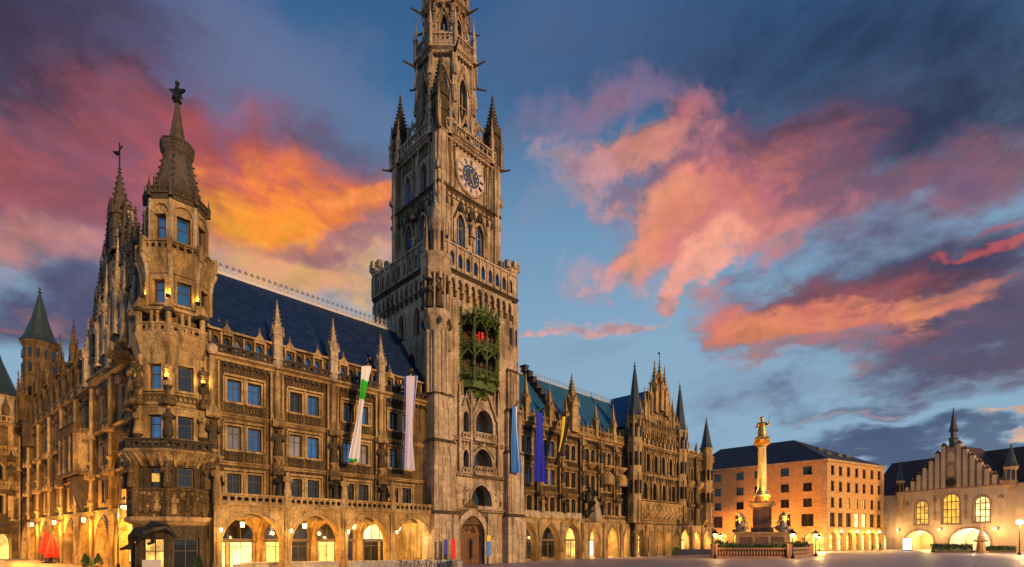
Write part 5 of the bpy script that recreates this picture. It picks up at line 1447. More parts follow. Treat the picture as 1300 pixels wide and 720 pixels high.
# ---- side wing along the street
def build_street_wing():
    HMi = HM.inverted(); W = frame(-23.6, 35.0, .786, -.618); LM = HMi @ W
    P = MB(); x0, x1 = -52.0, -0.5
    cs = [-3.2 - 5.7 * k for k in range(9)]; rows = [(5.7, 7.7), (8.95, 10.6), (12.9, 15.0)]
    ops = [Op(c + s * .72, .82, a, b, *([b - .4, 6] if a > 12 else [])) for c in cs for s in (-1, 1) for a, b in rows if not (-27 < c < -17 and 8 < a < 12)]
    wall(P, x0, x1, 4.9, 16.2, ops, 0, .36, 'stone'); P.box(x0, x1, .5, 11, 4.9, 16.6, 'stone')
    for o in ops:
        ring(P, o, .14, -.12, .01, 'stone'); P.box(o.x0 - .2, o.x1 + .2, -.2, .01, o.zb - .18, o.zb - .004, 'stone')
    for c in cs:
        for a, b in rows: P.prism_y([(c - 1.5, b + .15), (c + 1.5, b + .15), (c, b + .95)], -.2, .02, 'shadestone'); canopy(P, c, -.2, b + .3, .6, .9, 'shadestone')
        tracery(P, c - 1.4, c + 1.4, 12.1, 12.7, -.02, 8, 'shadestone'); tracery(P, c - 1.4, c + 1.4, 8.3, 8.85, -.02, 8, 'shadestone')
    for k in range(10):
        x = -.6 - 5.7 * k
        P.box(x - .35, x + .35, -.35, .02, 4.9, 16.2, 'shadestone'); P.bar((x, -.42, 5), (x, -.42, 16), .16, 'stone', 7)
        for z in (7.8, 11.4): canopy(P, x, -.5, z, .8, 1.3, 'stone'); corbel(P, x, -.45, z - 2.0, .6, .6, 'stone')
    for z, d in ((4.75, .35), (8.0, .25), (11.75, .35), (16.1, .5)): cornice(P, x0, x1, 0, z, .35, d, 'stone', .5, 'sootshade')
    balustrade(P, x0, x1, -.25, 16.45, 17.2, .6, 'stone', .2)
    # oriel on a dark corbel
    def poly(k, d): return [(-26.3 + k, 0.1), (-25.2 + k, -d), (-19.3 - k, -d), (-18.2 - k, 0.1)]
    P.prism_z([(-23.2, .1), (-22.7, -.15), (-21.8, -.15), (-21.3, .1)], 5.0, 8.4, 'sootshade', 4.2, (-22.25, .1))
    P.prism_z(poly(0, 1.2), 8.4, 12.3, 'stone'); P.prism_z(poly(-.15, 1.4), 8.4, 8.75, 'shadestone'); P.prism_z(poly(-.15, 1.4), 12.2, 12.6, 'shadestone')
    for x in (-25.0, -23.4, -21.1, -19.5): P.bar((x, -1.25, 8.6), (x, -1.25, 12.3), .12, 'stone', 6)
    P.T = Matrix.Identity(4)
    balustrade(P, -25.2, -19.3, -1.25, 12.6, 13.2, .5, 'shadestone', .18); P.T = None
    for xx in (-25.9,): P.T = None
    # tall pinnacled gable
    xc = -11.1; Y = -.05; zb = 16.6
    for hw, zt in ((6.0, 19.6), (4.9, 21.6), (3.9, 23.6), (3.0, 25.4), (2.1, 27.4), (1.1, 29.4)):
        P.box(xc - hw, xc + hw, Y, Y + .7, zb, zt, 'pale'); P.box(xc - hw - .12, xc + hw + .12, Y - .1, Y + .8, zt, zt + .18, 'shadestone')
        n = max(1, int(2 * hw / 1.5))
        for k in range(n):
            c = xc - hw + (k + .5) * 2 * hw / n
            P.box(c - .5, c - .34, Y - .2, Y + .01, zb - 1.2, zt - .2, 'pale'); P.box(c + .34, c + .5, Y - .2, Y + .01, zb - 1.2, zt - .2, 'pale')
            P.prism_y([(c - .55, zt - .45), (c + .55, zt - .45), (c, zt + .9)], Y - .22, Y + .02, 'stone'); finial(P, c, Y - .1, zt + .9, .5, 'shadestone')
            P.box(c - .2, c + .2, Y - .01, Y + .05, zb + .2, zt - .6, 'glassd')
        zb = zt
    canopy(P, xc + 3.5, -.5, 16.2, 2.0, 2.6, 'shadestone'); figure(P, xc + 3.5, -.6, 16.4, 1.4, 'sootshade')
    O = P.build('street_wing', HALL, LM)
    pins(O, [(-20.2 - 5.7 * .5 * k, -.15, 16.6, 20.4 + .5 * (k % 2), .5) for k in range(11)], 'shadestone')
    pins(O, [(-8.2, -.05, 22, 29.2, .6), (-12.95, -.05, 23, 29.6, .55), (-15.5, 0, 20.5, 28.6, .6), (-6.1, -.05, 19.5, 26.8, .6), (-11.1, 0, 26, 33.5, 1.1), (-14.2, 0, 23.5, 31.4, .62), (-12.5, 0, 26, 30.6, .5), (-9.6, 0, 24.5, 30.4, .62), (-7.1, 0, 22, 28.4, .66), (-5.2, 0, 20, 27.3, .66), (-16.5, 0, 21, 27.6, .66), (-17.6, -.1, 19.0, 25.2, .6)], 'spirest', ck=7)
    pins(O, [(-20.2, -.1, 16.6, 23.2, .75), (-15.4, -.3, 17.5, 24.6, .6), (-13.2, -.35, 18, 26.4, .6), (-10.2, -.35, 19, 27.6, .6), (-8.4, -.3, 18, 25.5, .6), (-6.2, -.3, 17, 23.6, .6), (-4.2, -.1, 16.6, 22.5, .7), (-11.9, -.4, 16.6, 23.4, .55)], 'pale', ck=6)
    b = MB(); b.bar((-11.1, 0, 33.2), (-11.1, 0, 35.2), .05, 'iron', 5); b.bar((-11.8, 0, 34.6), (-10.4, 0, 34.6), .05, 'iron', 5); b.octa(-11.9, 0, 34.7, .3, 'iron', .2); b.build('weather_vane', O)
    for c in (-25.6, -31.3, -37.0, -42.7, -48.4):
        b = MB(); b.box(c - 1.3, c + 1.3, -.05, 3.0, 16.6, 19.6, 'stone'); b.prism_y([(c - 1.5, 19.6), (c + 1.5, 19.6), (c, 21.6)], -.12, 3.5, 'shadestone')
        for s in (-1, 1): pinnacle(b, c + s * 1.5, -.1, 16.6, 22.3, .45, 'shadestone', .5); b.box(c + s * .55 - .35, c + s * .55 + .35, -.08, -.04, 17.2, 18.9, 'glassd')
        pinnacle(b, c, -.1, 20.0, 24.6, .5, 'shadestone', .35); b.build('dormer', O)
    b = MB(); b.add([(x0, .2, 16.6), (-1.5, .2, 16.6), (-6.5, 5.8, 23.6), (x0, 5.8, 23.6), (-1.5, 11.4, 16.6), (x0, 11.4, 16.6)], [(0, 1, 2, 3), (3, 2, 4, 5), (1, 4, 2), (0, 3, 5)], 'slate'); b.build('roof', O)
    for c in cs:
        for a, b_ in rows:
            if -27 < c < -17 and 8 < a < 12: continue
            window(O, [Op(c + s * .72, .82, a, b_, *([b_ - .4, 6] if a > 12 else [])) for s in (-1, 1)], .26, 'glassd', hz=(.62,))
    for x in (-24.2, -22.25, -20.3): window(O, [Op(x, .95, 9.3, 11.6)], -1.27, 'glassd', t=.1)
    # the far round turret with its copper cone
    b = MB(); b.lathe(-46.0, .6, [(1.6, 14), (1.6, 19.4), (1.75, 19.6), (1.6, 19.8), (1.6, 22.6), (1.75, 22.8), (1.6, 23.0), (1.6, 26.4), (1.85, 26.8), (1.85, 27.1)], 12, 'shadestone')
    for k in range(6): a = R(60 * k); pinnacle(b, -46.0 + 2.1 * math.cos(a), .6 + 2.1 * math.sin(a), 17, 23.5, .5, 'shadestone')
    for k in range(12):
        a = R(30 * k + 15)
        for z in (23.2, 20.2, 25.0): b.cbox(-46.0 + 1.54 * math.cos(a), 0.6 + 1.54 * math.sin(a), .16, .16, z, z + 1.1, 'glassd')
    b.lathe(-46.0, .6, [(1.95, 27.1), (1.5, 27.9), (.8, 30.2), (.28, 32.6), (.06, 33.6)], 12, 'copper'); finial(b, -46.0, .6, 33.5, .8, 'copper'); b.build('turret', O)
    b = MB(); b.bar((-51.6, -.3, 0), (-51.6, -.3, 16.2), .11, 'iron', 7); b.box(-51.8, -51.4, -.45, -.1, 15.9, 16.3, 'iron'); b.build('downpipe', O)
    AR = [(c, 4.1, 4.25, 1.5) for c in cs]
    arcade(O, x0, -1.0, -.25, AR, 4.9, 'stone', back=3.4, pil=[-.5 - 5.7 * k for k in range(1, 10)])
    shopfronts(O, AR, 3.4, ['gold', 'lit', 'lit', 'gold', 'gold', 'dim', 'dim', 'dim', 'gold'])
    # end pavilion closing the street
    Q = MB()
    ops = [Op(-1.3, 1.1, 5.8, 8.2), Op(-1.3, 1.1, 10.2, 12.4, 11.6, 6), Op(1.3, .9, 10.2, 12.4, 11.6, 6), Op(-1.4, 2.4, -.05, 4.0, 1.8)]
    Q.T = Matrix.Translation((-52.0, -1.2, 0)) @ Matrix.Rotation(R(90), 4, 'Z')
    wall(Q, -4, 3, -.05, 17.6, ops, 0, .5, 'shadestone', 'stone')
    for x in (-3.6, -2.5, -.1, 2.4):
        Q.box(x - .25, x + .25, -.4, .02, 4.9, 17.2, 'stone'); canopy(Q, x, -.5, 12.6, .8, 1.6, 'sootshade'); canopy(Q, x, -.5, 8.2, .8, 1.4, 'sootshade'); corbel(Q, x, -.45, 10.6, .6, .6, 'stone'); figure(Q, x, -.5, 10.6, 1.7, 'sootshade', 0, True, int(x * 3))
    tracery(Q, -4, 3, 13.8, 14.6, -.02, 16, 'stone'); tracery(Q, -4, 3, 9.4, 10.0, -.02, 16, 'stone'); balustrade(Q, -4, 3, -.3, 17.6, 18.5, .6, 'stone')
    for o in ops: ring(Q, o, .18, -.14, .01, 'stone')
    for o in ops[:3]: glazing(Q, o, .35, 'glassd')
    Q.box(-2.9, .1, .42, .6, 0, 4.2, 'shop'); 
    for z in (4.8, 9.0, 13.4, 17.2): cornice(Q, -4, 3, 0, z, .35, .35, 'stone', .5, 'sootshade')
    Q.prism_z([(-2.6, .1), (-1.3, -.5), (0, .1)], 3.2, 5.4, 'sootshade', 1.8, (-1.3, .1)); Q.T = None
    Q.box(-62, -52.5, -5.2, 8, -.05, 17.5, 'shadestone')
    for y in (-4.6, -3.0, -1.7, -.5, .9): pinnacle(Q, -52.2, y, 17.5, 21.5 + (y * 7 % 3), .6, 'shadestone')
    Q.lathe(-57.0, -2.2, [(2.6, 17.5), (2.6, 21.5), (2.8, 21.8)], 8, 'tower'); Q.lathe(-57.0, -2.2, [(3.0, 21.8), (2.0, 23.4), (.8, 26.6), (.1, 29.2)], 8, 'copper'); finial(Q, -57.0, -2.2, 29.0, 1.2, 'copper')
    Q.build('end_pavilion', O)
    return O, W


STW, SM = build_street_wing()
for x in (-17.45, -28.85, -40.25):               # added wall lanterns, put in to light the street piers
    b = MB(); b.bar((x, -.4, 4.45), (x, -1.0, 4.5), .03, 'iron', 5); b.lathe(x, -1.0, [(.05, 4.42), (.16, 4.4), (.11, 4.05), (.03, 4.03)], 6, 'lamp'); b.build('added_wall_lantern', STW)
    pt_light('added_wall_lantern_light', (x, -1.9, 3.7), 2000, (1.0, .44, .05), .15, STW)
for k, e in ((0, 900), (1, 1000), (2, 700), (3, 400), (4, 260), (5, 160), (6, 160), (8, 200)):
    lantern(-3.2 - 5.7 * k, 1.3, 3.7, e, 'small glowing lantern hanging under a street side arcade vault', SM, (1.0, 0.47, 0.07), group='lanterns hanging in the street side arcades')


# ------------------------------------------------------------------ brick department store beyond the column
def bands(P, x0, x1, ops):
    """projecting brick courses, stopped at the windows"""
    for k in range(38):
        z = 5.1 + k * .39
        cut = sorted((o.x0 - .17, o.x1 + .17) for o in ops if o.zb - .3 < z + .12 and o.zt + .3 > z)
        a = x0
        for c, d in cut:
            if c > a: P.box(a, c, -.04, .01, z, z + .14, 'brick')
            a = max(a, d)
        if x1 > a: P.box(a, x1, -.04, .01, z, z + .14, 'brick')


def build_store():
    T = thing('brick_building', 'orange brick building with dark hipped roof behind the marble column', 'building', Matrix.Translation((68.22, 110, 0)))
    FL = frame(0, 0, .710, -.704); FR = frame(0, 0, .87, .49)
    P = MB()
    LX = [-3.8, -8.4, -14.2, -18.4, -23.8, -29.0]
    lops = [Op(x, 1.75, a, b) for x in LX for a, b in ((16.9, 18.75), (13.2, 15.1), (9.7, 11.6))] + [Op(x, 2.4, 5.4, 8.2) for x in LX]
    RX = [2.1, 5.25, 8.5, 11.9, 15.1, 18.55, 21.8]
    rops = [Op(x, 1.25, a, b) for x in RX for a, b in ((16.6, 18.7), (13.1, 15.3), (9.5, 11.7))] + [Op(x, 2.0, 5.3, 8.4) for x in RX]
    garL = [Op(-2.6 - 5.2 * k, 3.9, 0.05, 4.2, 3.0, 10) for k in range(6)]; garR = [Op(2.2 + 3.3 * k, 2.6, 0.05, 4.1, 3.0, 10) for k in range(7)]
    P.T = FL; wall(P, -32, 0, 4.75, 20, lops, 0, .35, 'brick'); wall(P, -32, 0, -.05, 4.75, garL, -.02, .8, 'brickp')
    for o in lops: P.box(o.x0 - .15, o.x1 + .15, -.12, .01, o.zb - .18, o.zb - .004, 'brickp'); P.box(o.x0 - .1, o.x1 + .1, -.05, .01, o.zt + .004, o.zt + .22, 'brickp')
    for k in range(17): P.box(-1.15 if k % 2 else -.85, .06, -.06, .01, 5.0 + k * .86, 5.0 + k * .86 + .6, 'brickp')
    bands(P, -32, -1.2, lops)
    P.box(-32, .1, -.3, .02, 4.7, 5.0, 'brickp'); P.box(-32, .3, -.35, .02, 19.5, 20.0, 'brickp')
    P.T = FR; wall(P, 0, 24, 4.75, 20, rops, 0, .35, 'brick'); wall(P, 0, 24, -.05, 4.75, garR, -.02, .8, 'brickp')
    for o in rops: P.box(o.x0 - .15, o.x1 + .15, -.12, .01, o.zb - .18, o.zb - .004, 'brickp'); P.box(o.x0 - .1, o.x1 + .1, -.05, .01, o.zt + .004, o.zt + .22, 'brickp')
    for k in range(17): P.box(-.06, 1.0 if k % 2 else .8, -.06, .01, 5.0 + k * .86, 5.0 + k * .86 + .6, 'brickp')
    bands(P, 1.1, 24, rops)
    P.box(-.1, 24, -.3, .02, 4.7, 5.0, 'brickp'); P.box(-.3, 24.2, -.35, .02, 19.5, 20.0, 'brickp')
    P.T = None
    cl, cr = FL @ Vector((-32, 0, 0)), FR @ Vector((24, 0, 0)); bk = cl + cr
    inner = [(0, 0)] + [(cr.x, cr.y), (bk.x, bk.y), (cl.x, cl.y)]
    q = [Vector((p[0], p[1], 0)) for p in inner]; cen = sum(q, Vector()) / 4
    q2 = [cen + (p - cen) * .965 for p in q]
    P.prism_z([(p.x, p.y) for p in q2], 4.3, 19.6, 'brick'); P.prism_z([(p.x, p.y) for p in [cen + (v - cen) * .86 for v in q]], -.05, 4.3, 'brickp')
    P.prism_z([(p.x, p.y) for p in [cen + (v - cen) * .985 for v in q]], 4.35, 4.7, 'brickp')
    P.build('wall', T)
    # hipped roof
    b = MB(); ov = [cen + (p - cen) * 1.02 for p in q]
    a1 = FL @ Vector((-9.2, 9.5, 0)); a2 = FL @ Vector((-27, 9.5, 0))
    V = [(p.x, p.y, 20.02) for p in ov] + [(a1.x, a1.y, 26.6), (a2.x, a2.y, 26.6)]
    b.add(V, [(0, 1, 4), (1, 2, 5, 4), (2, 3, 5), (3, 0, 4, 5), (3, 2, 1, 0)], 'broof')
    rf = b.build('roof', T)
    for k, (u, v) in enumerate(((.25, .3), (.5, .3), (.72, .3), (.4, .55))):
        p = Vector(V[0]) * (1 - u) * (1 - v) + Vector(V[1]) * u * (1 - v) + Vector(V[4]) * v
        c = MB(); c.cbox(p.x, p.y, .5, .5, p.z - .5, p.z + .35, 'broof'); c.build('roof_light', rf)
    litR = {(4, 0): 'lit', (2, 2): 'lit', (3, 2): 'lit', (4, 2): 'lit', (3, 3): 'litw', (4, 3): 'litw'}
    for i, x in enumerate(RX):
        for j, (a, b_, w) in enumerate(((16.6, 18.7, 1.25), (13.1, 15.3, 1.25), (9.5, 11.7, 1.25), (5.3, 8.4, 2.0))):
            window(T, [Op(x, w, a, b_)], .25, litR.get((i, j), 'glassd') if j > 1 else 'glassd', FR, nv=1, hz=(.6,))
    for i, x in enumerate(LX):
        for j, (a, b_, w) in enumerate(((16.9, 18.75, 1.75), (13.2, 15.1, 1.75), (9.7, 11.6, 1.75), (5.4, 8.2, 2.4))):
            window(T, [Op(x, w, a, b_)], .25, 'glassd', FL, nv=1, hz=())
    for o in garR: window(T, [Op(o.xc, 2.5, .1, 4.05, 3.0, 10)], .75, 'litw' if int(o.xc) % 2 else 'shop', FR, 'brickp', 1, (.62,), name='shop_window', mw=.12)
    for o in garL: window(T, [Op(o.xc, 3.8, .1, 4.15, 3.0, 10)], .75, 'shop', FL, 'brickp', 2, (.62,), name='shop_window', mw=.12)
    for k, x in enumerate((4.0, 10.5, 15.2, 20.0)):        # wall lamps over the shop fronts
        w = FR @ Vector((x, -.9, 4.3)); b = MB(); b.bar((w.x, w.y, w.z + .1), tuple(FR @ Vector((x, -.02, 4.5))), .05, 'iron', 5); b.ball(w.x, w.y, w.z, .26, 'lamp'); o = b.build('wall_lamp', T)
        pt_light('wall_lamp_light', (w.x + .3, w.y - .5, w.z - .55), 620, (1.0, .58, .10), .2, T)
    return T


build_store()


# ------------------------------------------------------------------ old town hall closing the square
def build_old_hall():
    W = frame(104.2, 105, .373, -.928)
    T = thing('old_town_hall', 'pale plastered gothic hall with stepped gable and tall yellow lit windows', 'town hall', W)
    P = MB(); x0, x1 = -23.2, 6.0
    wops = [Op(-17.5, 2.8, 6.1, 11.7, 10.4, 10), Op(-11.6, 3.4, 6.1, 12.9, 11.2, 12), Op(-5.8, 2.8, 6.3, 11.9, 10.5, 10)]
    aops = [Op(-18.0, 6.1, -.05, 4.6, 1.9, 14), Op(-8.0, 7.4, -.05, 4.95, 1.9, 14)]
    wall(P, x0, x1, -.05, 14.1, wops, 0, .7, 'plaster') if False else None
    wall(P, x0, x1, -.05, 5.4, aops, 0, 6.0, 'plaster'); wall(P, x0, x1, 5.4, 14.1, wops, 0, .6, 'plaster')
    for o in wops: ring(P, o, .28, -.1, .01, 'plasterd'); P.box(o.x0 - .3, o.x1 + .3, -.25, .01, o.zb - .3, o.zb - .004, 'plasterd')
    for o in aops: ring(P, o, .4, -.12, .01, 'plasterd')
    P.box(x0, x1, .8, 10, 5.5, 14.0, 'plaster'); P.box(x0, -21.3, .3, 9, -.05, 5.4, 'plaster'); P.box(-14.7, -12, .3, 6, -.05, 5.4, 'plaster'); P.box(-4, x1, .3, 9, -.05, 5.4, 'plaster')
    P.box(x0, x1, 6.2, 6.6, -.05, 5.4, 'plaster'); P.box(x0, x1, .02, 6.1, 5.36, 5.39, 'plaster')
    cornice(P, x0, x1, 0, 13.9, .35, .3, 'plasterd')
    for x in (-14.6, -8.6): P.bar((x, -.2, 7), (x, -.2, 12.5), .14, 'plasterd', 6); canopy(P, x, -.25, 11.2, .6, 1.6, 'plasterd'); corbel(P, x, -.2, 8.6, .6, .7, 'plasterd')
    for x, z in ((-20.5, 11), (-2.4, 11.5), (-21.5, 12.2)): P.ball(x, -.1, z, .45, 'plasterd', 8, 5)
    P.build('wall', T)
    # stepped gable: projecting strips with pitched caps, recesses between
    G = MB()
    st = [(-20.6, 15.5), (-19.3, 16.8), (-18.0, 18.2), (-16.7, 19.7), (-15.4, 21.2), (-14.1, 22.7), (-12.9, 24.3), (-9.9, 24.4), (-8.7, 22.9), (-7.4, 21.3), (-6.1, 19.6), (-4.8, 18.1), (-3.5, 16.6), (-2.2, 15.3)]
    for i, (x, z) in enumerate(st):
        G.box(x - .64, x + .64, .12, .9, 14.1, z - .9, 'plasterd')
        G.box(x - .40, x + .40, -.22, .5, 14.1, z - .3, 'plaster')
        G.prism_y([(x - .52, z - .3), (x + .52, z - .3), (x, z + .35)], -.3, .6, 'tile'); G.cbox(x, .1, .12, .12, z + .1, z + .5, 'plasterd')
    G.box(-12.3, -10.5, .1, .9, 14.1, 24.0, 'plasterd')
    for z in (17.0, 20.3): G.prism_y([(-12.1, z), (-10.7, z), (-10.7, z + 1.7), (-11.4, z + 2.4), (-12.1, z + 1.7)], -.08, .11, 'plaster')
    G.lathe(-11.4, -.1, [(.95, 0), (.95, .3), (.6, .35)], 16, 'plasterd') if False else None
    G.T = Matrix.Translation((-11.5, 0.05, 15.5)) @ Matrix.Rotation(R(90), 4, 'X'); G.lathe(0, 0, [(.95, 0), (.95, .25), (.75, .3), (.7, .2), (.02, .2)], 18, 'bronze'); G.T = None
    G.T = Matrix.Translation((-11.4, 0.05, 17.9)) @ Matrix.Rotation(R(90), 4, 'X'); G.lathe(0, 0, [(.6, 0), (.6, .25), (.02, .3)], 14, 'brickp'); G.T = None
    G.build('stepped_gable', T)
    b = MB(); b.lathe(-11.4, .8, [(.85, 23.4), (.9, 25.2), (1.05, 25.4), (1.0, 25.7)], 6, 'copper'); b.lathe(-11.4, .8, [(.6, 25.5), (.6, 27.0), (1.0, 27.2), (.8, 27.8), (.1, 32.0)], 6, 'copper'); finial(b, -11.4, .8, 31.9, .8, 'copper'); b.build('spire', T)
    for x, r, zb, ze, zt, zc in ((-.75, 1.05, 14.4, 17.6, 22.5, 12.2), (-21.9, .85, 13.8, 16.9, 21.9, 8.0)):
        b = MB(); b.lathe(x, -.2, [(.15, zc), (r * .5, zc + .6), (r, zb - .6), (r * 1.1, zb - .4), (r, zb - .2), (r, ze - .3), (r * 1.2, ze)], 8, 'brickp', R(22.5))
        for k in range(8): a = R(45 * k); b.cbox(x + r * .93 * math.cos(a), -.2 + r * .93 * math.sin(a), .2, .2, zb + .4, ze - .7, 'glassd')
        b.lathe(x, -.2, [(r * 1.2, ze), (r * .85, ze + .9), (.12, zt - .5)], 8, 'copper', R(22.5)); finial(b, x, -.2, zt - .6, .7, 'copper'); b.build('turret', T)
    b = MB(); b.sweep_x(-31, 9, [(.6, 13.6), (11.5, 23.2), (22.5, 13.6)], 'tile')
    b.prism_y([(-21.2, 14.2), (-1.7, 14.2), (-11.4, 24.0)], .92, 11.5, 'tile'); b.build('roof', T)
    # lower link at the side
    b = MB(); lo = [Op(-27.0, 1.5, 9.6, 11.8), Op(-27.2, 3.0, -.05, 4.2, 2.4, 10)]
    wall(b, -31, -23.2, -.05, 13.6, lo, .4, .5, 'plaster'); b.box(-31, -23.2, 1.0, 10, 4.6, 13.6, 'plaster'); b.box(-29.5, -24.5, 1.2, 1.4, 0, 4.5, 'litw'); b.build('side_link', T)
    window(T, [lo[0]], .8, 'glassd')
    for i, o in enumerate(wops): window(T, [o], .45, 'lit' if i < 2 else 'litw', nv=2 if i != 1 else 3, hz=(.22, .48, .74), mw=.16, t=.14)
    for x, e, c in ((-18, 2600, (1, .74, .22)), (-8, 3200, (1, .80, .45))):
        b = MB(); b.bar((x, 3.0, 5.36), (x, 3.0, 4.5), .03, 'iron', 5); b.ball(x, 3.0, 4.3, .22, 'lamp'); b.build('passage_lamp', T); pt_light('passage_lamp_light', (x, 3.0, 3.7), e, c, .2, T)
    for x in (-22.3, -13.3, -3.0, 3.5):  # added lanterns that wash the plaster front with light
        b = MB(); b.bar((x, 0, 5.0), (x, -.9, 5.1), .04, 'iron', 5); b.lathe(x, -.9, [(.06, 5.05), (.2, 5.0), (.14, 4.55), (.05, 4.5)], 6, 'lamp'); b.build('added_wall_lantern', T)
        pt_light('added_wall_lantern_light', (x, -2.6, 4.5), 1000, (1.0, .60, .22), .2, T)
    return T, W


OH, OW = build_old_hall()

# ------------------------------------------------------------------ gilded column on the square
COLX, COLY = 37.4, 76.0


def build_column():
    T = thing('marble_column', 'tall floodlit marble column crowned by a gilded statue', 'monument', Matrix.Translation((COLX, COLY, 0)) @ Matrix.Rotation(R(-26), 4, 'Z'))
    b = MB(); b.cbox(0, 0, 4.1, 4.1, -.05, .5, 'porph'); b.cbox(0, 0, 3.5, 3.5, .5, 3.3, 'brickp'); b.cbox(0, 0, 3.7, 3.7, 3.3, 3.6, 'brickp')
    for s in (-1, 1):
        for k in (-2.4, 0, 2.4): b.box(k * .85 - .8, k * .85 + .8, s * 3.53 - .03, s * 3.53 + .03, .9, 2.9, 'porph'); b.box(s * 3.53 - .03, s * 3.53 + .03, k * .85 - .8, k * .85 + .8, .9, 2.9, 'porph')
    b.build('plinth', T)
    b = MB(); b.cbox(0, 0, 1.5, 1.5, 3.6, 4.3, 'porph'); b.cbox(0, 0, 1.2, 1.2, 4.3, 7.3, 'porph'); b.cbox(0, 0, 1.5, 1.5, 7.3, 7.6, 'brickp'); b.cbox(0, 0, 1.75, 1.75, 7.6, 7.9, 'brickp'); b.cbox(0, 0, 1.5, 1.5, 7.9, 8.05, 'porph')
    for s in (-1, 1): b.box(-.75, .75, s * 1.23 - .03, s * 1.23 + .03, 4.7, 7.0, 'porph'); b.box(s * 1.23 - .03, s * 1.23 + .03, -.75, .75, 4.7, 7.0, 'porph')
    b.cbox(0, 0, .95, .95, 8.05, 8.9, 'porph'); b.cbox(0, 0, 1.1, 1.1, 8.9, 9.15, 'marble')
    b.build('pedestal', T)
    b = MB(); b.lathe(0, 0, [(1.0, 9.15), (1.02, 9.35), (.76, 9.55), (.8, 9.75), (.62, 9.95), (.61, 12), (.54, 16.2), (.62, 16.3), (.57, 16.4)], 24, 'marble'); b.build('shaft', T, smooth=True)
    b = MB(); b.lathe(0, 0, [(.6, 16.4), (.74, 16.8), (.8, 17.0), (1.02, 17.3)], 16, 'gold'); b.cbox(0, 0, 1.02, 1.02, 17.3, 17.5, 'gold')
    for k in range(16): a = R(22.5 * k); b.octa(.95 * math.cos(a), .95 * math.sin(a), 16.85 + .2 * (k % 2), .18, 'gold', .3)
    b.cbox(0, 0, .9, .9, 17.5, 17.75, 'gold'); b.build('capital', T)
    b = MB(); z = 17.75
    b.lathe(0, 0, [(.62, z), (.66, z + .2), (.55, z + .35), (.6, z + .6), (.56, z + 1.1), (.47, z + 1.55), (.58, z + 1.95), (.52, z + 2.2), (.18, z + 2.33), (.12, z + 2.4), (.2, z + 2.5), (.25, z + 2.66), (.2, z + 2.84), (.21, z + 2.88), (.27, z + 3.1), (.06, z + 3.06)], 14, 'gold', 0, 1.0, .8)
    b.bar((-.5, -.1, z + 2.1), (-.75, -.35, z + 1.5), .15, 'gold', 7, .12); b.bar((-.75, -.35, z + 1.5), (-.45, -.6, z + 1.6), .12, 'gold', 7, .1)
    b.bar((.5, -.1, z + 2.1), (.8, -.3, z + 1.7), .15, 'gold', 7, .12); b.bar((.8, -.3, z + 1.7), (.95, -.55, z + 2.3), .12, 'gold', 7, .07)
    b.lathe(-.55, -.5, [(.12, z + 1.5), (.2, z + 1.7), (.16, z + 1.95), (.08, z + 2.05), (.12, z + 2.18), (.04, z + 2.3)], 8, 'gold'); b.bar((.95, -.55, z + 1.6), (.95, -.55, z + 3.0), .035, 'gold', 5)
    b.build('statue', T, smooth=True)
    for k, (sx, sy) in enumerate(((-1, -1), (1, -1), (1, 1), (-1, 1))):
        q_ = k in (0, 1); b = MB(); x, y = sx * 2.75, sy * 2.75; rn = random.Random(k)
        figure(b, x, y, 3.6, 2.9, 'marble' if q_ else 'bronze', math.atan2(sy, sx) + R(90), True, k)
        b.bar((x, y, 5.9), (x + sx * .9, y + sy * .5, 6.5), .14, 'marble' if q_ else 'bronze', 6, .08); b.bar((x - sx * .2, y, 5.7), (x - sx * .7, y + sy * .6, 4.9), .13, 'marble' if q_ else 'bronze', 6, .08)
        for q in range(5): b.octa(x + rn.uniform(-.8, .8), y + rn.uniform(-.8, .8), 3.6 + rn.uniform(.2, .9), .42, 'marble' if q_ else 'bronze', .4)
        b.add([(x, y, 5.4), (x + sx * .3, y - sy * 1.1, 6.4), (x - sx * .2, y - sy * .9, 5.2), (x, y - sy * .1, 5.0)], [(0, 1, 2), (0, 2, 3), (0, 3, 1)], 'marble' if q_ else 'bronze')
        b.build('cherub', T)
    for sx, sy in ((-1, -1), (1, -1), (-.2, -1.05), (1.05, .2)):
        b = MB(); b.cbox(sx * 3.7, sy * 3.7, .22, .18, 3.6, 3.95, 'iron'); b.build('floodlight', T)
        l = bpy.data.lights.new('floodlight_beam', 'SPOT'); l.energy = 1700; l.color = (1.0, .50, .06); l.spot_size = R(44); l.spot_blend = .5; l.shadow_soft_size = .15
        o = bpy.data.objects.new('floodlight_beam', l); C.objects.link(o); o.parent = T; o.location = (sx * 3.7, sy * 3.7, 4.1)
        o.rotation_euler = (Vector((0, 0, 13.5)) - Vector(o.location)).to_track_quat('-Z', 'Y').to_euler()
    for k in range(4):
        a = R(90 * k + 20); x, y = 1.55 * math.cos(a), 1.55 * math.sin(a)
        b = MB(); b.cbox(x, y, .14, .14, 8.05, 8.22, 'iron'); b.build('floodlight', T)
        pt_light('shaft_light', (x, y, 8.6), 240, (1.0, .47, .045), .1, T)
        l = bpy.data.lights.new('shaft_beam', 'SPOT'); l.energy = 5200; l.color = (1.0, .47, .045); l.spot_size = R(50); l.spot_blend = .6; l.shadow_soft_size = .1
        o = bpy.data.objects.new('shaft_beam', l); C.objects.link(o); o.parent = T; o.location = (x * 1.05, y * 1.05, 8.6)
        o.rotation_euler = (Vector((0, 0, 13.2)) - Vector(o.location)).to_track_quat('-Z', 'Y').to_euler()
    return T


build_column()


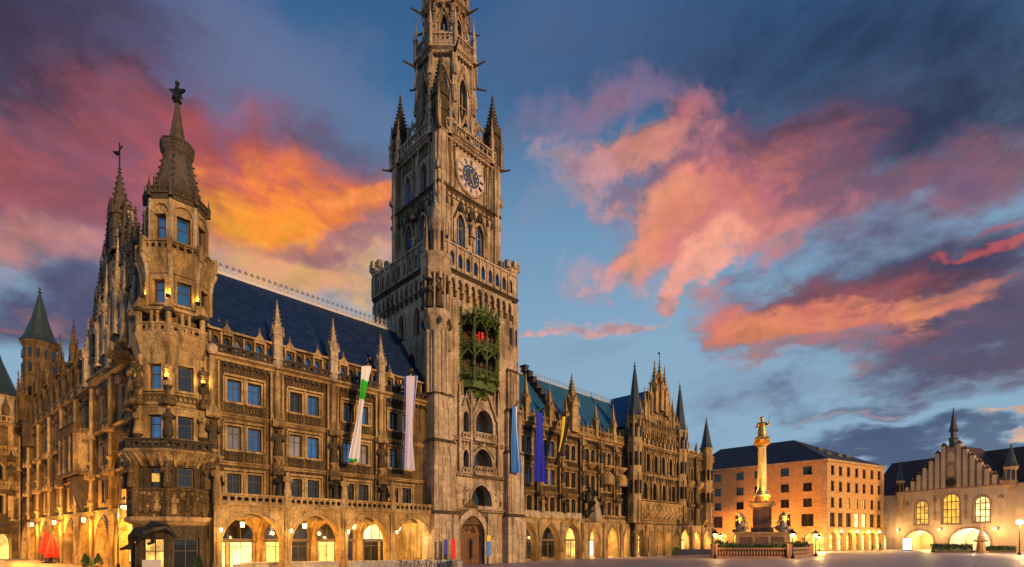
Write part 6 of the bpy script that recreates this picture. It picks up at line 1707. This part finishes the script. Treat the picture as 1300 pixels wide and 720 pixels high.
def street_lamp(x, y, h, label, e, col=(1.0, .66, .26), kind='lantern', group=None):
    T = thing('street_lamp', label, 'street lamp', Matrix.Translation((x, y, 0)), group)
    b = MB(); b.lathe(0, 0, [(.22, 0), (.22, .3), (.12, .5), (.08, .7), (.06, h - .5), (.1, h - .45), (.05, h - .35)], 8, 'iron'); b.build('pole', T)
    if kind == 'lantern':
        b = MB(); b.lathe(0, 0, [(.14, h - .38), (.26, h + .02), (.06, h + .03)], 8, 'lamp'); b.build('lamp_glass', T)
        b = MB(); b.lathe(0, 0, [(.55, h + .04), (.5, h + .09), (.18, h + .42), (.05, h + .6), (.02, h + .75)], 10, 'iron'); b.build('lamp_shade', T)
        pt_light('street_lamp_light', (.0, -.62, h - .5), e, col, .18, T)
    else:
        b = MB(); b.ball(0, 0, h + .1, .42, 'lamp', 14, 10); b.build('globe', T, smooth=True)
        pt_light('street_lamp_light', (0, -.9, h - .4), e, col, .25, T)
    return T


FP = [(26.9, 67.6), (36.6, 67.3), (44.6, 76.0), (45.4, 84.5), (40.5, 90.5), (35.4, 87)]


def build_fence():
    T = thing('marble_balustrade', 'low reddish marble balustrade ringing the column, planted along its top', 'balustrade', Matrix.Translation((0, 0, 0)))
    for (ax, ay), (bx, by) in zip(FP, FP[1:] + FP[:1]):
        l = math.hypot(bx - ax, by - ay); F = frame(ax, ay, bx - ax, by - ay)
        b = MB(); b.T = F
        b.box(.3, l - .3, -.22, .22, 0, .25, 'porph'); b.box(.3, l - .3, -.2, .2, 1.2, 1.4, 'porph'); n = int(l / .42)
        for k in range(n):
            x = .5 + (l - 1.0) * (k + .5) / n; b.lathe(x, 0, [(.12, .25), (.1, .4), (.15, .6), (.07, .95), (.12, 1.2)], 7, 'porph')
        b.build('railing', T)
        b = MB(); b.T = F; b.box(.4, l - .4, .26, .72, .9, 1.42, 'bark'); rn = random.Random(int(ax * 10))
        for k in range(int(l * 170)):
            p = Vector((rn.uniform(.4, l - .4), rn.gauss(.3, .2), 1.45 + abs(rn.gauss(0, .32)) * (.7 + .5 * math.sin(k)))); u = Vector((rn.gauss(0, 1), rn.gauss(0, 1), rn.gauss(0, 1))).normalized() * rn.uniform(.07, .15); w = u.orthogonal() * .7
            b.quad(p - u, p + w, p + u, p - w, 'leaf')
        b.build('flower_box', T)
    for x, y in FP:
        b = MB(); b.cbox(x, y, .34, .34, 0, 1.75, 'porph'); b.cbox(x, y, .42, .42, 1.75, 1.95, 'porph'); b.build('post', T)


build_fence()
street_lamp(26.6, 66.6, 3.2, 'shaded lantern by the balustrade corner nearest the town hall', 420, (1.0, .55, .16))
street_lamp(36.7, 66.4, 3.2, 'shaded lantern by the front corner of the marble balustrade', 420, (1.0, .55, .16))
street_lamp(45.2, 75.6, 3.3, 'shaded lantern by the balustrade corner facing the brick building', 420, (1.0, .55, .16))
street_lamp(63.5, 105, 3.0, 'bright lantern in front of the brick building corner', 4000, (1.0, .60, .18))
street_lamp(47.6, 116, 3.4, 'lantern between the town hall end and the brick building', 15000, (1.0, .40, .07))
street_lamp(55.6, 110.5, 3.4, 'lantern behind the column, before the brick side wall', 9000, (1.0, .42, .08))
street_lamp(81.9, 82, 5.2, 'tall lamp with a round white globe before the old hall', 5000, (1.0, .58, .24), 'globe')
street_lamp(98.0, 84, 5.2, 'tall lamp with a round globe past the old hall fountain', 9000, (1.0, .58, .24), 'globe')

# ------------------------------------------------------------------ long banners on the town hall front
def banner(label, s, z1, z0, w, bands, lean=0.0, sway=0.0, seed=0, tip=None, twist=0.0):
    T = thing('banner', label, 'banner', HM @ Matrix.Translation((s, 0, 0)), 'long banners hanging from the town hall')
    b = MB(); b.bar((0, 0.0, z1 - .9), (0, -2.5, z1 + .45), .06, 'iron', 6); b.octa(0, -2.55, z1 + .5, .12, 'gold'); b.build('pole', T)
    rn = random.Random(seed); b = MB(); nu, nv = 16, 40; vs = []; ph = rn.uniform(0, 6)
    for j in range(nv + 1):
        f = j / nv; z = z1 + (z0 - z1) * f
        ww = w * (1 - .12 * math.sin(f * 3) - twist * .75 * math.exp(-((f - .45) / .3) ** 2))
        ang = .25 * math.sin(f * 4 + ph) + twist * 1.2 * f
        for i in range(nu + 1):
            u = i / nu - .5
            fold = (.26 + .12 * f) * math.sin(u * 15 + ph + f * 1.5) * (.4 + .6 * f) + .12 * math.sin(u * 7 - f * 3)
            x = u * ww * math.cos(ang) + lean * f + sway * math.sin(f * 3.1); y = -2.2 + u * ww * math.sin(ang) + fold * (.4 + twist * .3) + .25 * math.sin(f * 2.5 + ph)
            vs.append((x, y, z + (.3 * u if j == 0 else 0)))
    for th in (0, .03):
        for j in range(nv):
            for i in range(nu):
                f = (j + .5) / nv; u = (i + .5) / nu
                m = bands(u, f); k = j * (nu + 1) + i
                q = [vs[k], vs[k + 1], vs[k + nu + 2], vs[k + nu + 1]]
                if th == 0: b.add(q, [(0, 1, 2, 3)], m)
                else: b.add([(p[0], p[1] + th, p[2]) for p in q], [(3, 2, 1, 0)], m)
    o = b.build('cloth', T, smooth=True)
    return T


banner('white banner with green emblem patch near its top, twisted narrow', -19.1, 16.85, 8.8, 1.05, lambda u, f: 'gcloth' if (.14 < f < .36 and u > .08) or (f > .965 and u < .7) else 'white', -1.25, .1, 1, twist=.45)
banner('white banner with violet blue edges beside the clock tower', -15.0, 16.9, 8.7, 1.35, lambda u, f: 'violet' if u < .2 or .8 < u < .92 else 'lav', .1, 0, 2)
banner('light blue and white banner just past the clock tower', -1.45, 16.8, 9.6, 1.15, lambda u, f: 'white' if .62 < u < .9 else 'lblue', -.2, 0, 3)
banner('plain deep blue banner on the wing past the tower', 2.55, 16.85, 8.95, 1.55, lambda u, f: 'bluec', -.35, 0, 4)
banner('black banner with a yellow edge, swept sideways', 6.8, 17.1, 11.2, 1.2, lambda u, f: 'yellow' if u < .38 and f < .75 else 'blackc', -1.75, .1, 5, twist=.25)

# ------------------------------------------------------------------ small things on the square
def display(name, label, x, y, z0, z1, w, mats, rot=45):
    T = thing(name, label, 'sign', Matrix.Translation((x, y, 0)) @ Matrix.Rotation(R(rot), 4, 'Z'))
    b = MB(); h = z1 - z0; z = z0
    for fr, m in mats: b.box(-w / 2, w / 2, -.03, .03, z, z + h * fr - .002, m); z += h * fr
    b.build('panel', T)
    b = MB(); b.box(-.04, .04, .035, .09, .03, z1, 'iron'); b.box(-.3, .3, -.2, .25, 0, .05, 'iron'); b.build('stand', T)


display('display_panel', 'upright red display panel beside the oak tower gate', -5.35, 46.2, .75, 2.55, .42, [(1, 'red')])
display('display_panel', 'upright blue display panel with an orange top right of the gate', -2.3, 50.0, .85, 2.9, .5, [(.72, 'lblue'), (.28, 'yellow')])
display('display_panel', 'dark display panel standing beside the red one', -6.0, 45.9, .75, 2.5, .4, [(.25, 'blackc'), (.75, 'violet')])
display('notice_board', 'pale notice board at the foot of the corner turret', -22.2, 31.3, .45, 1.25, .95, [(1, 'poster')], 35)


def build_parapet():
    b = MB(); F = frame(-20.6, 39.6, 15.8, 4.6); b.T = F; l = math.hypot(15.8, 4.6)
    b.box(0, l, 0, .4, 0, .62, 'concrete'); b.box(-.06, l + .06, -.06, .46, .62, .74, 'concrete'); b.box(0, .4, -4.5, 0, 0, .62, 'concrete'); b.box(-.06, .46, -4.5, -.06, .62, .74, 'concrete'); b.box(l - .4, l, -2.5, 0, 0, .62, 'concrete'); b.box(l - .46, l + .06, -2.5, -.06, .62, .74, 'concrete')
    o = b.build('stone_parapet'); tag(o, 'low grey granite parapet round a subway stair before the arcade', 'parapet')


build_parapet()


def make_bicycle():
    T = thing('bicycle', 'dark parked bicycle', 'bicycle', Matrix.Identity(4), 'bicycles parked at the stone parapet')
    def wheel(x):
        b = MB(); n = 20
        for k in range(n):
            a, c = 2 * math.pi * k / n, 2 * math.pi * (k + 1) / n
            b.bar((x + .34 * math.cos(a), 0, .35 + .34 * math.sin(a)), (x + .34 * math.cos(c), 0, .35 + .34 * math.sin(c)), .02, 'rubber', 5)
            if k % 2 == 0: b.bar((x, 0, .35), (x + .33 * math.cos(a), 0, .35 + .33 * math.sin(a)), .004, 'crest', 3)
        b.bar((x, -.05, .35), (x, .05, .35), .03, 'iron', 6); b.build('wheel', T)
    wheel(-.53); wheel(.53)
    b = MB()
    for p, q in (((-.12, 0, .3), (-.2, 0, .85)), ((-.2, 0, .8), (.38, 0, .82)), ((-.12, 0, .3), (.4, 0, .75)), ((-.53, 0, .35), (-.12, 0, .3)), ((-.53, 0, .35), (-.2, 0, .8)), ((.38, 0, .95), (.53, 0, .35))): b.bar(p, q, .022, 'iron', 6)
    b.bar((-.12, -.12, .3), (-.12, .12, .3), .03, 'iron', 6); b.build('frame', T)
    b = MB(); b.prism_z([(-.36, -.09), (-.36, .09), (-.05, .03), (-.05, -.03)], .9, .96, 'rubber'); b.bar((-.2, 0, .8), (-.21, 0, .92), .018, 'iron', 5); b.build('saddle', T)
    b = MB(); b.bar((.38, 0, .9), (.36, 0, 1.02), .018, 'iron', 5); b.bar((.36, -.28, 1.04), (.36, .28, 1.04), .016, 'iron', 5); b.bar((.36, -.28, 1.04), (.22, -.28, 1.04), .02, 'rubber', 5); b.bar((.36, .28, 1.04), (.22, .28, 1.04), .02, 'rubber', 5); b.build('handlebar', T)
    return T


bike = make_bicycle()
for i, (x, y, r) in enumerate(((-8.3, 38.6, 62), (-7.35, 38.9, 70), (-6.5, 39.3, 66), (-5.7, 39.6, 75), (-4.95, 39.9, 68))):
    o = bike
    if i:
        o = bike.copy(); C.objects.link(o)
        for ch in bike.children:
            c = ch.copy(); C.objects.link(c); c.parent = o
    o.location = (x, y, 0); o.rotation_euler = (0, 0, R(r)); o['label'] = 'dark bicycle parked in a row at the end of the stone parapet'


def person(label, x, y, turn, h=1.74, stride=.12, m='coat'):
    T = thing('person', label, 'person', Matrix.Translation((x, y, 0)) @ Matrix.Rotation(R(turn), 4, 'Z'))
    k = h / 1.74
    V = [(0, 0, .93), (0, .0, 1.12), (0, .01, 1.36), (0, .01, 1.47), (0, -.01, 1.55), (0, -.015, 1.66), (0, -.01, 1.74),
         (-.1, 0, .88), (-.11, -stride, .48), (-.11, -stride * .6 + .05, .07), (-.11, -stride * .6 - .12, .04), (.1, 0, .88), (.11, stride * .5, .48), (.11, stride * 1.6, .09), (.11, stride * 1.6 - .15, .04),
         (-.17, .01, 1.38), (-.23, .04, 1.12), (-.22, -.05, .88), (-.21, -.08, .8), (.17, .01, 1.38), (.23, -.02, 1.12), (.22, -.14, .9), (.2, -.17, .83)]
    E = [(0, 1), (1, 2), (2, 3), (3, 4), (4, 5), (5, 6), (0, 7), (7, 8), (8, 9), (9, 10), (0, 11), (11, 12), (12, 13), (13, 14), (2, 15), (15, 16), (16, 17), (17, 18), (2, 19), (19, 20), (20, 21), (21, 22)]
    RD = [.15, .14, .15, .07, .075, .095, .05, .1, .07, .05, .04, .1, .07, .05, .04, .075, .055, .045, .035, .075, .055, .045, .035]
    me = bpy.data.meshes.new('body'); me.from_pydata([(a * k, b * k, c * k) for a, b, c in V], E, []); me.materials.append(M[m])
    o = bpy.data.objects.new('body', me); C.objects.link(o); o.parent = T
    md = o.modifiers.new('skin', 'SKIN'); md.use_smooth_shade = True
    for d, r in zip(me.skin_vertices[0].data, RD): d.radius = (r * k, r * k * .85)
    me.skin_vertices[0].data[0].use_root = True
    s = o.modifiers.new('sub', 'SUBSURF'); s.levels = 1; s.render_levels = 2
    b = MB(); b.lathe(0, .02, [(.02, 1.77 * k), (.08, 1.75 * k), (.105, 1.68 * k), (.1, 1.6 * k), (.07, 1.56 * k)], 10, 'bark'); b.build('hair', T, smooth=True)
    b = MB(); b.ball(0, -.055, 1.63 * k, .072, 'skin', 10, 7, 1.25); b.octa(0, -.135, 1.625 * k, .018, 'skin', .03); b.build('face', T, smooth=True)


person('person in dark clothes walking, nearer the brick building', 79.4, 112, 60)
person('person in dark clothes walking, nearer the old hall', 81.2, 112, 75, 1.78)
person('person in a dark coat standing before the gabled bay', 23.4, 82, -20, 1.8, .03)
person('person in a dark coat beside the green box', 24.3, 82.4, 200, 1.68, .03)

b = MB(); b.box(-.7, .7, -.45, .45, .08, 1.2, 'bin'); b.box(-.76, .76, -.5, .5, 1.2, 1.32, 'bin'); b.box(-.6, .6, -.4, .4, 0, .08, 'rubber')
for x in (-.35, 0, .35): b.box(x - .03, x + .03, -.48, -.44, .15, 1.15, 'bin')
o = b.build('utility_box'); o.location = (25.7, 82, 0); tag(o, 'bright green utility box before the gabled bay', 'box')
b = MB(); F = frame(27.1, 84, 6.5, .4); b.T = F; b.box(0, 6.5, 0, .6, 0, .78, 'concrete'); b.box(-.05, 6.55, -.05, .65, .78, .9, 'concrete'); b.box(-5.0, -1.9, 0, .5, 0, .45, 'concrete')
o = b.build('stone_wall'); tag(o, 'long low stone wall between the green box and the balustrade', 'wall')


def hedge(label, x0, x1, y, h, d, seed):
    T = thing('hedge', label, 'hedge', Matrix.Translation((x0, y, 0))); rn = random.Random(seed); l = x1 - x0
    b = MB(); b.box(0, l, 0, d, 0, .4, 'bark'); b.build('trough', T)
    b = MB(); b.box(.1, l - .1, .12, d - .12, .4, h * .75, 'leaf')
    for k in range(int(l * 320)):
        z = .4 + (h - .4) * rn.random() ** .7; bulge = .12 * math.sin(k * .7); p = Vector((rn.uniform(-.05, l + .05), rn.uniform(-.12, d + .12), z * (1 + .1 * math.sin(rn.uniform(0, l) * 2.1)) + bulge))
        u = Vector((rn.gauss(0, 1), rn.gauss(0, 1), rn.gauss(0, 1))).normalized() * rn.uniform(.08, .16); w = u.orthogonal() * .7
        b.quad(p - u, p + w, p + u, p - w, 'leaf')
    b.build('foliage', T)


hedge('dark uneven hedge before the wide lit arch of the old hall', 81.6, 89.0, 98, 1.5, 1.0, 1)
hedge('low trimmed hedge right of the small fountain statue', 91.3, 96.8, 97.5, 1.15, .9, 2)


def build_fountain():
    T = thing('fountain_statue', 'pinkish stone figure on a tall pedestal before the wide lit arch', 'statue', Matrix.Translation((90.1, 97.6, 0)))
    b = MB(); b.lathe(0, 0, [(1.1, 0), (1.1, .3), (.7, .35), (.6, 2.0), (1.1, 2.2), (1.1, 2.4), (.6, 2.5), (.55, 3.2)], 10, 'brickp'); b.build('pedestal', T)
    b = MB(); figure(b, 0, 0, 3.2, 2.6, 'plaster', .3, True, 2); b.build('figure', T)


build_fountain()
T = thing('lit_display_case', 'glowing white display case by the left arch of the old hall', 'display case', Matrix.Translation((86.8, 111.5, 0)) @ Matrix.Rotation(R(-50), 4, 'Z'))
b = MB(); b.box(-.8, .8, -.25, .25, 0, .25, 'iron'); b.box(-.85, .85, -.28, .28, 2.75, 2.9, 'iron')
for x in (-.82, .76): b.box(x, x + .06, -.26, .26, .25, 2.75, 'iron')
b.build('frame', T)
b = MB(); b.box(-.75, .75, -.2, .2, .26, 2.74, glow('white_backlit_panel', (1, .95, .85), 4.0)); b.build('panel', T)
for (px, z, h) in ((-.0, 0, 0),): pass


def parasol(x, y, h, label, seed):
    T = thing('parasol', label, 'parasol', Matrix.Translation((x, y, 0)), 'folded red parasols by the street arcade'); rn = random.Random(seed)
    b = MB(); b.lathe(0, 0, [(.35, 0), (.35, .12), (.05, .14), (.035, h)], 8, 'iron'); b.build('pole', T)
    b = MB(); n = 16; vs = []; prof = [(.03, h + .1), (.2, h - .35), (.42, h - 1.3), (.52, h - 2.0), (.35, h - 2.3)]
    for r, z in prof:
        for i in range(n): a = 2 * math.pi * i / n; q = r * (1 + (.22 if i % 2 else -.18)); vs.append((q * math.cos(a), q * math.sin(a), z - (.12 if i % 2 else 0)))
    b.add(vs, [(j * n + i, j * n + (i + 1) % n, (j + 1) * n + (i + 1) % n, (j + 1) * n + i) for j in range(len(prof) - 1) for i in range(n)], 'red'); b.build('canopy', T)


for i, (xs, ys, h) in enumerate(((-49.5, 54, 3.4), (-48.0, 53, 3.0))):
    parasol(xs, ys, h, 'taller red folded parasol by the street arcade' if i == 0 else 'shorter red folded parasol by the street arcade', i)


def conifer(x, y, h, label, seed):
    T = thing('potted_conifer', label, 'potted plant', Matrix.Translation((x, y, 0)), 'potted conifers along the town hall'); rn = random.Random(seed)
    b = MB(); b.lathe(0, 0, [(.2, 0), (.28, .4), (.3, .42), (.25, .38)], 10, 'porph'); b.build('pot', T)
    b = MB(); b.bar((0, 0, .35), (0, 0, h * .9), .03, 'bark', 5, .01); b.build('trunk', T)
    b = MB()
    for k in range(520):
        f = rn.random() ** .8; z = .5 + (h - .5) * f; r = (.34 * (1 - f) + .02) * math.sqrt(rn.uniform(.3, 1.15)); a = rn.uniform(0, 6.28); p = Vector((r * math.cos(a), r * math.sin(a), z))
        u = Vector((math.cos(a), math.sin(a), rn.uniform(-.2, .9))).normalized() * rn.uniform(.05, .1); w = u.orthogonal() * .5; b.quad(p - u, p + w, p + u, p - w, 'conif')
    b.build('crown', T)


for i, (x, y, h, l) in enumerate(((-31.2, 37.4, 1.25, 'small potted conifer under the street lamp, closest to the turret'), (-33.4, 41.0, 1.35, 'small potted conifer, middle one along the street arcade'), (-36.6, 43.6, 1.3, 'small potted conifer nearest the red parasols'), (-19.0, 30.8, 1.55, 'small potted conifer between turret foot and arcade'))): conifer(x, y, h, l, i)

# mast lamp at the street corner
T = thing('mast_lamp', 'slender black mast with a glaring lamp at the street corner', 'street lamp', Matrix.Translation((-29.46, 38.0, 0)))
b = MB(); b.lathe(0, 0, [(.14, 0), (.12, .6), (.05, .8), (.035, 6.6), (.01, 6.7)], 8, 'iron'); b.build('pole', T)
b = MB(); b.bar((0, 0, 5.1), (.5, 0, 5.15), .03, 'iron', 5); b.box(.25, .75, -.2, .2, 5.05, 5.14, 'iron'); b.build('arm', T)
b = MB(); b.lathe(.5, 0, [(.22, 5.04), (.24, 4.9), (.1, 4.8)], 10, 'lamp'); b.build('lamp_glass', T)
pt_light('mast_lamp_light', (.4, -.15, 4.3), 4200, (1.0, .46, .06), .2, T)
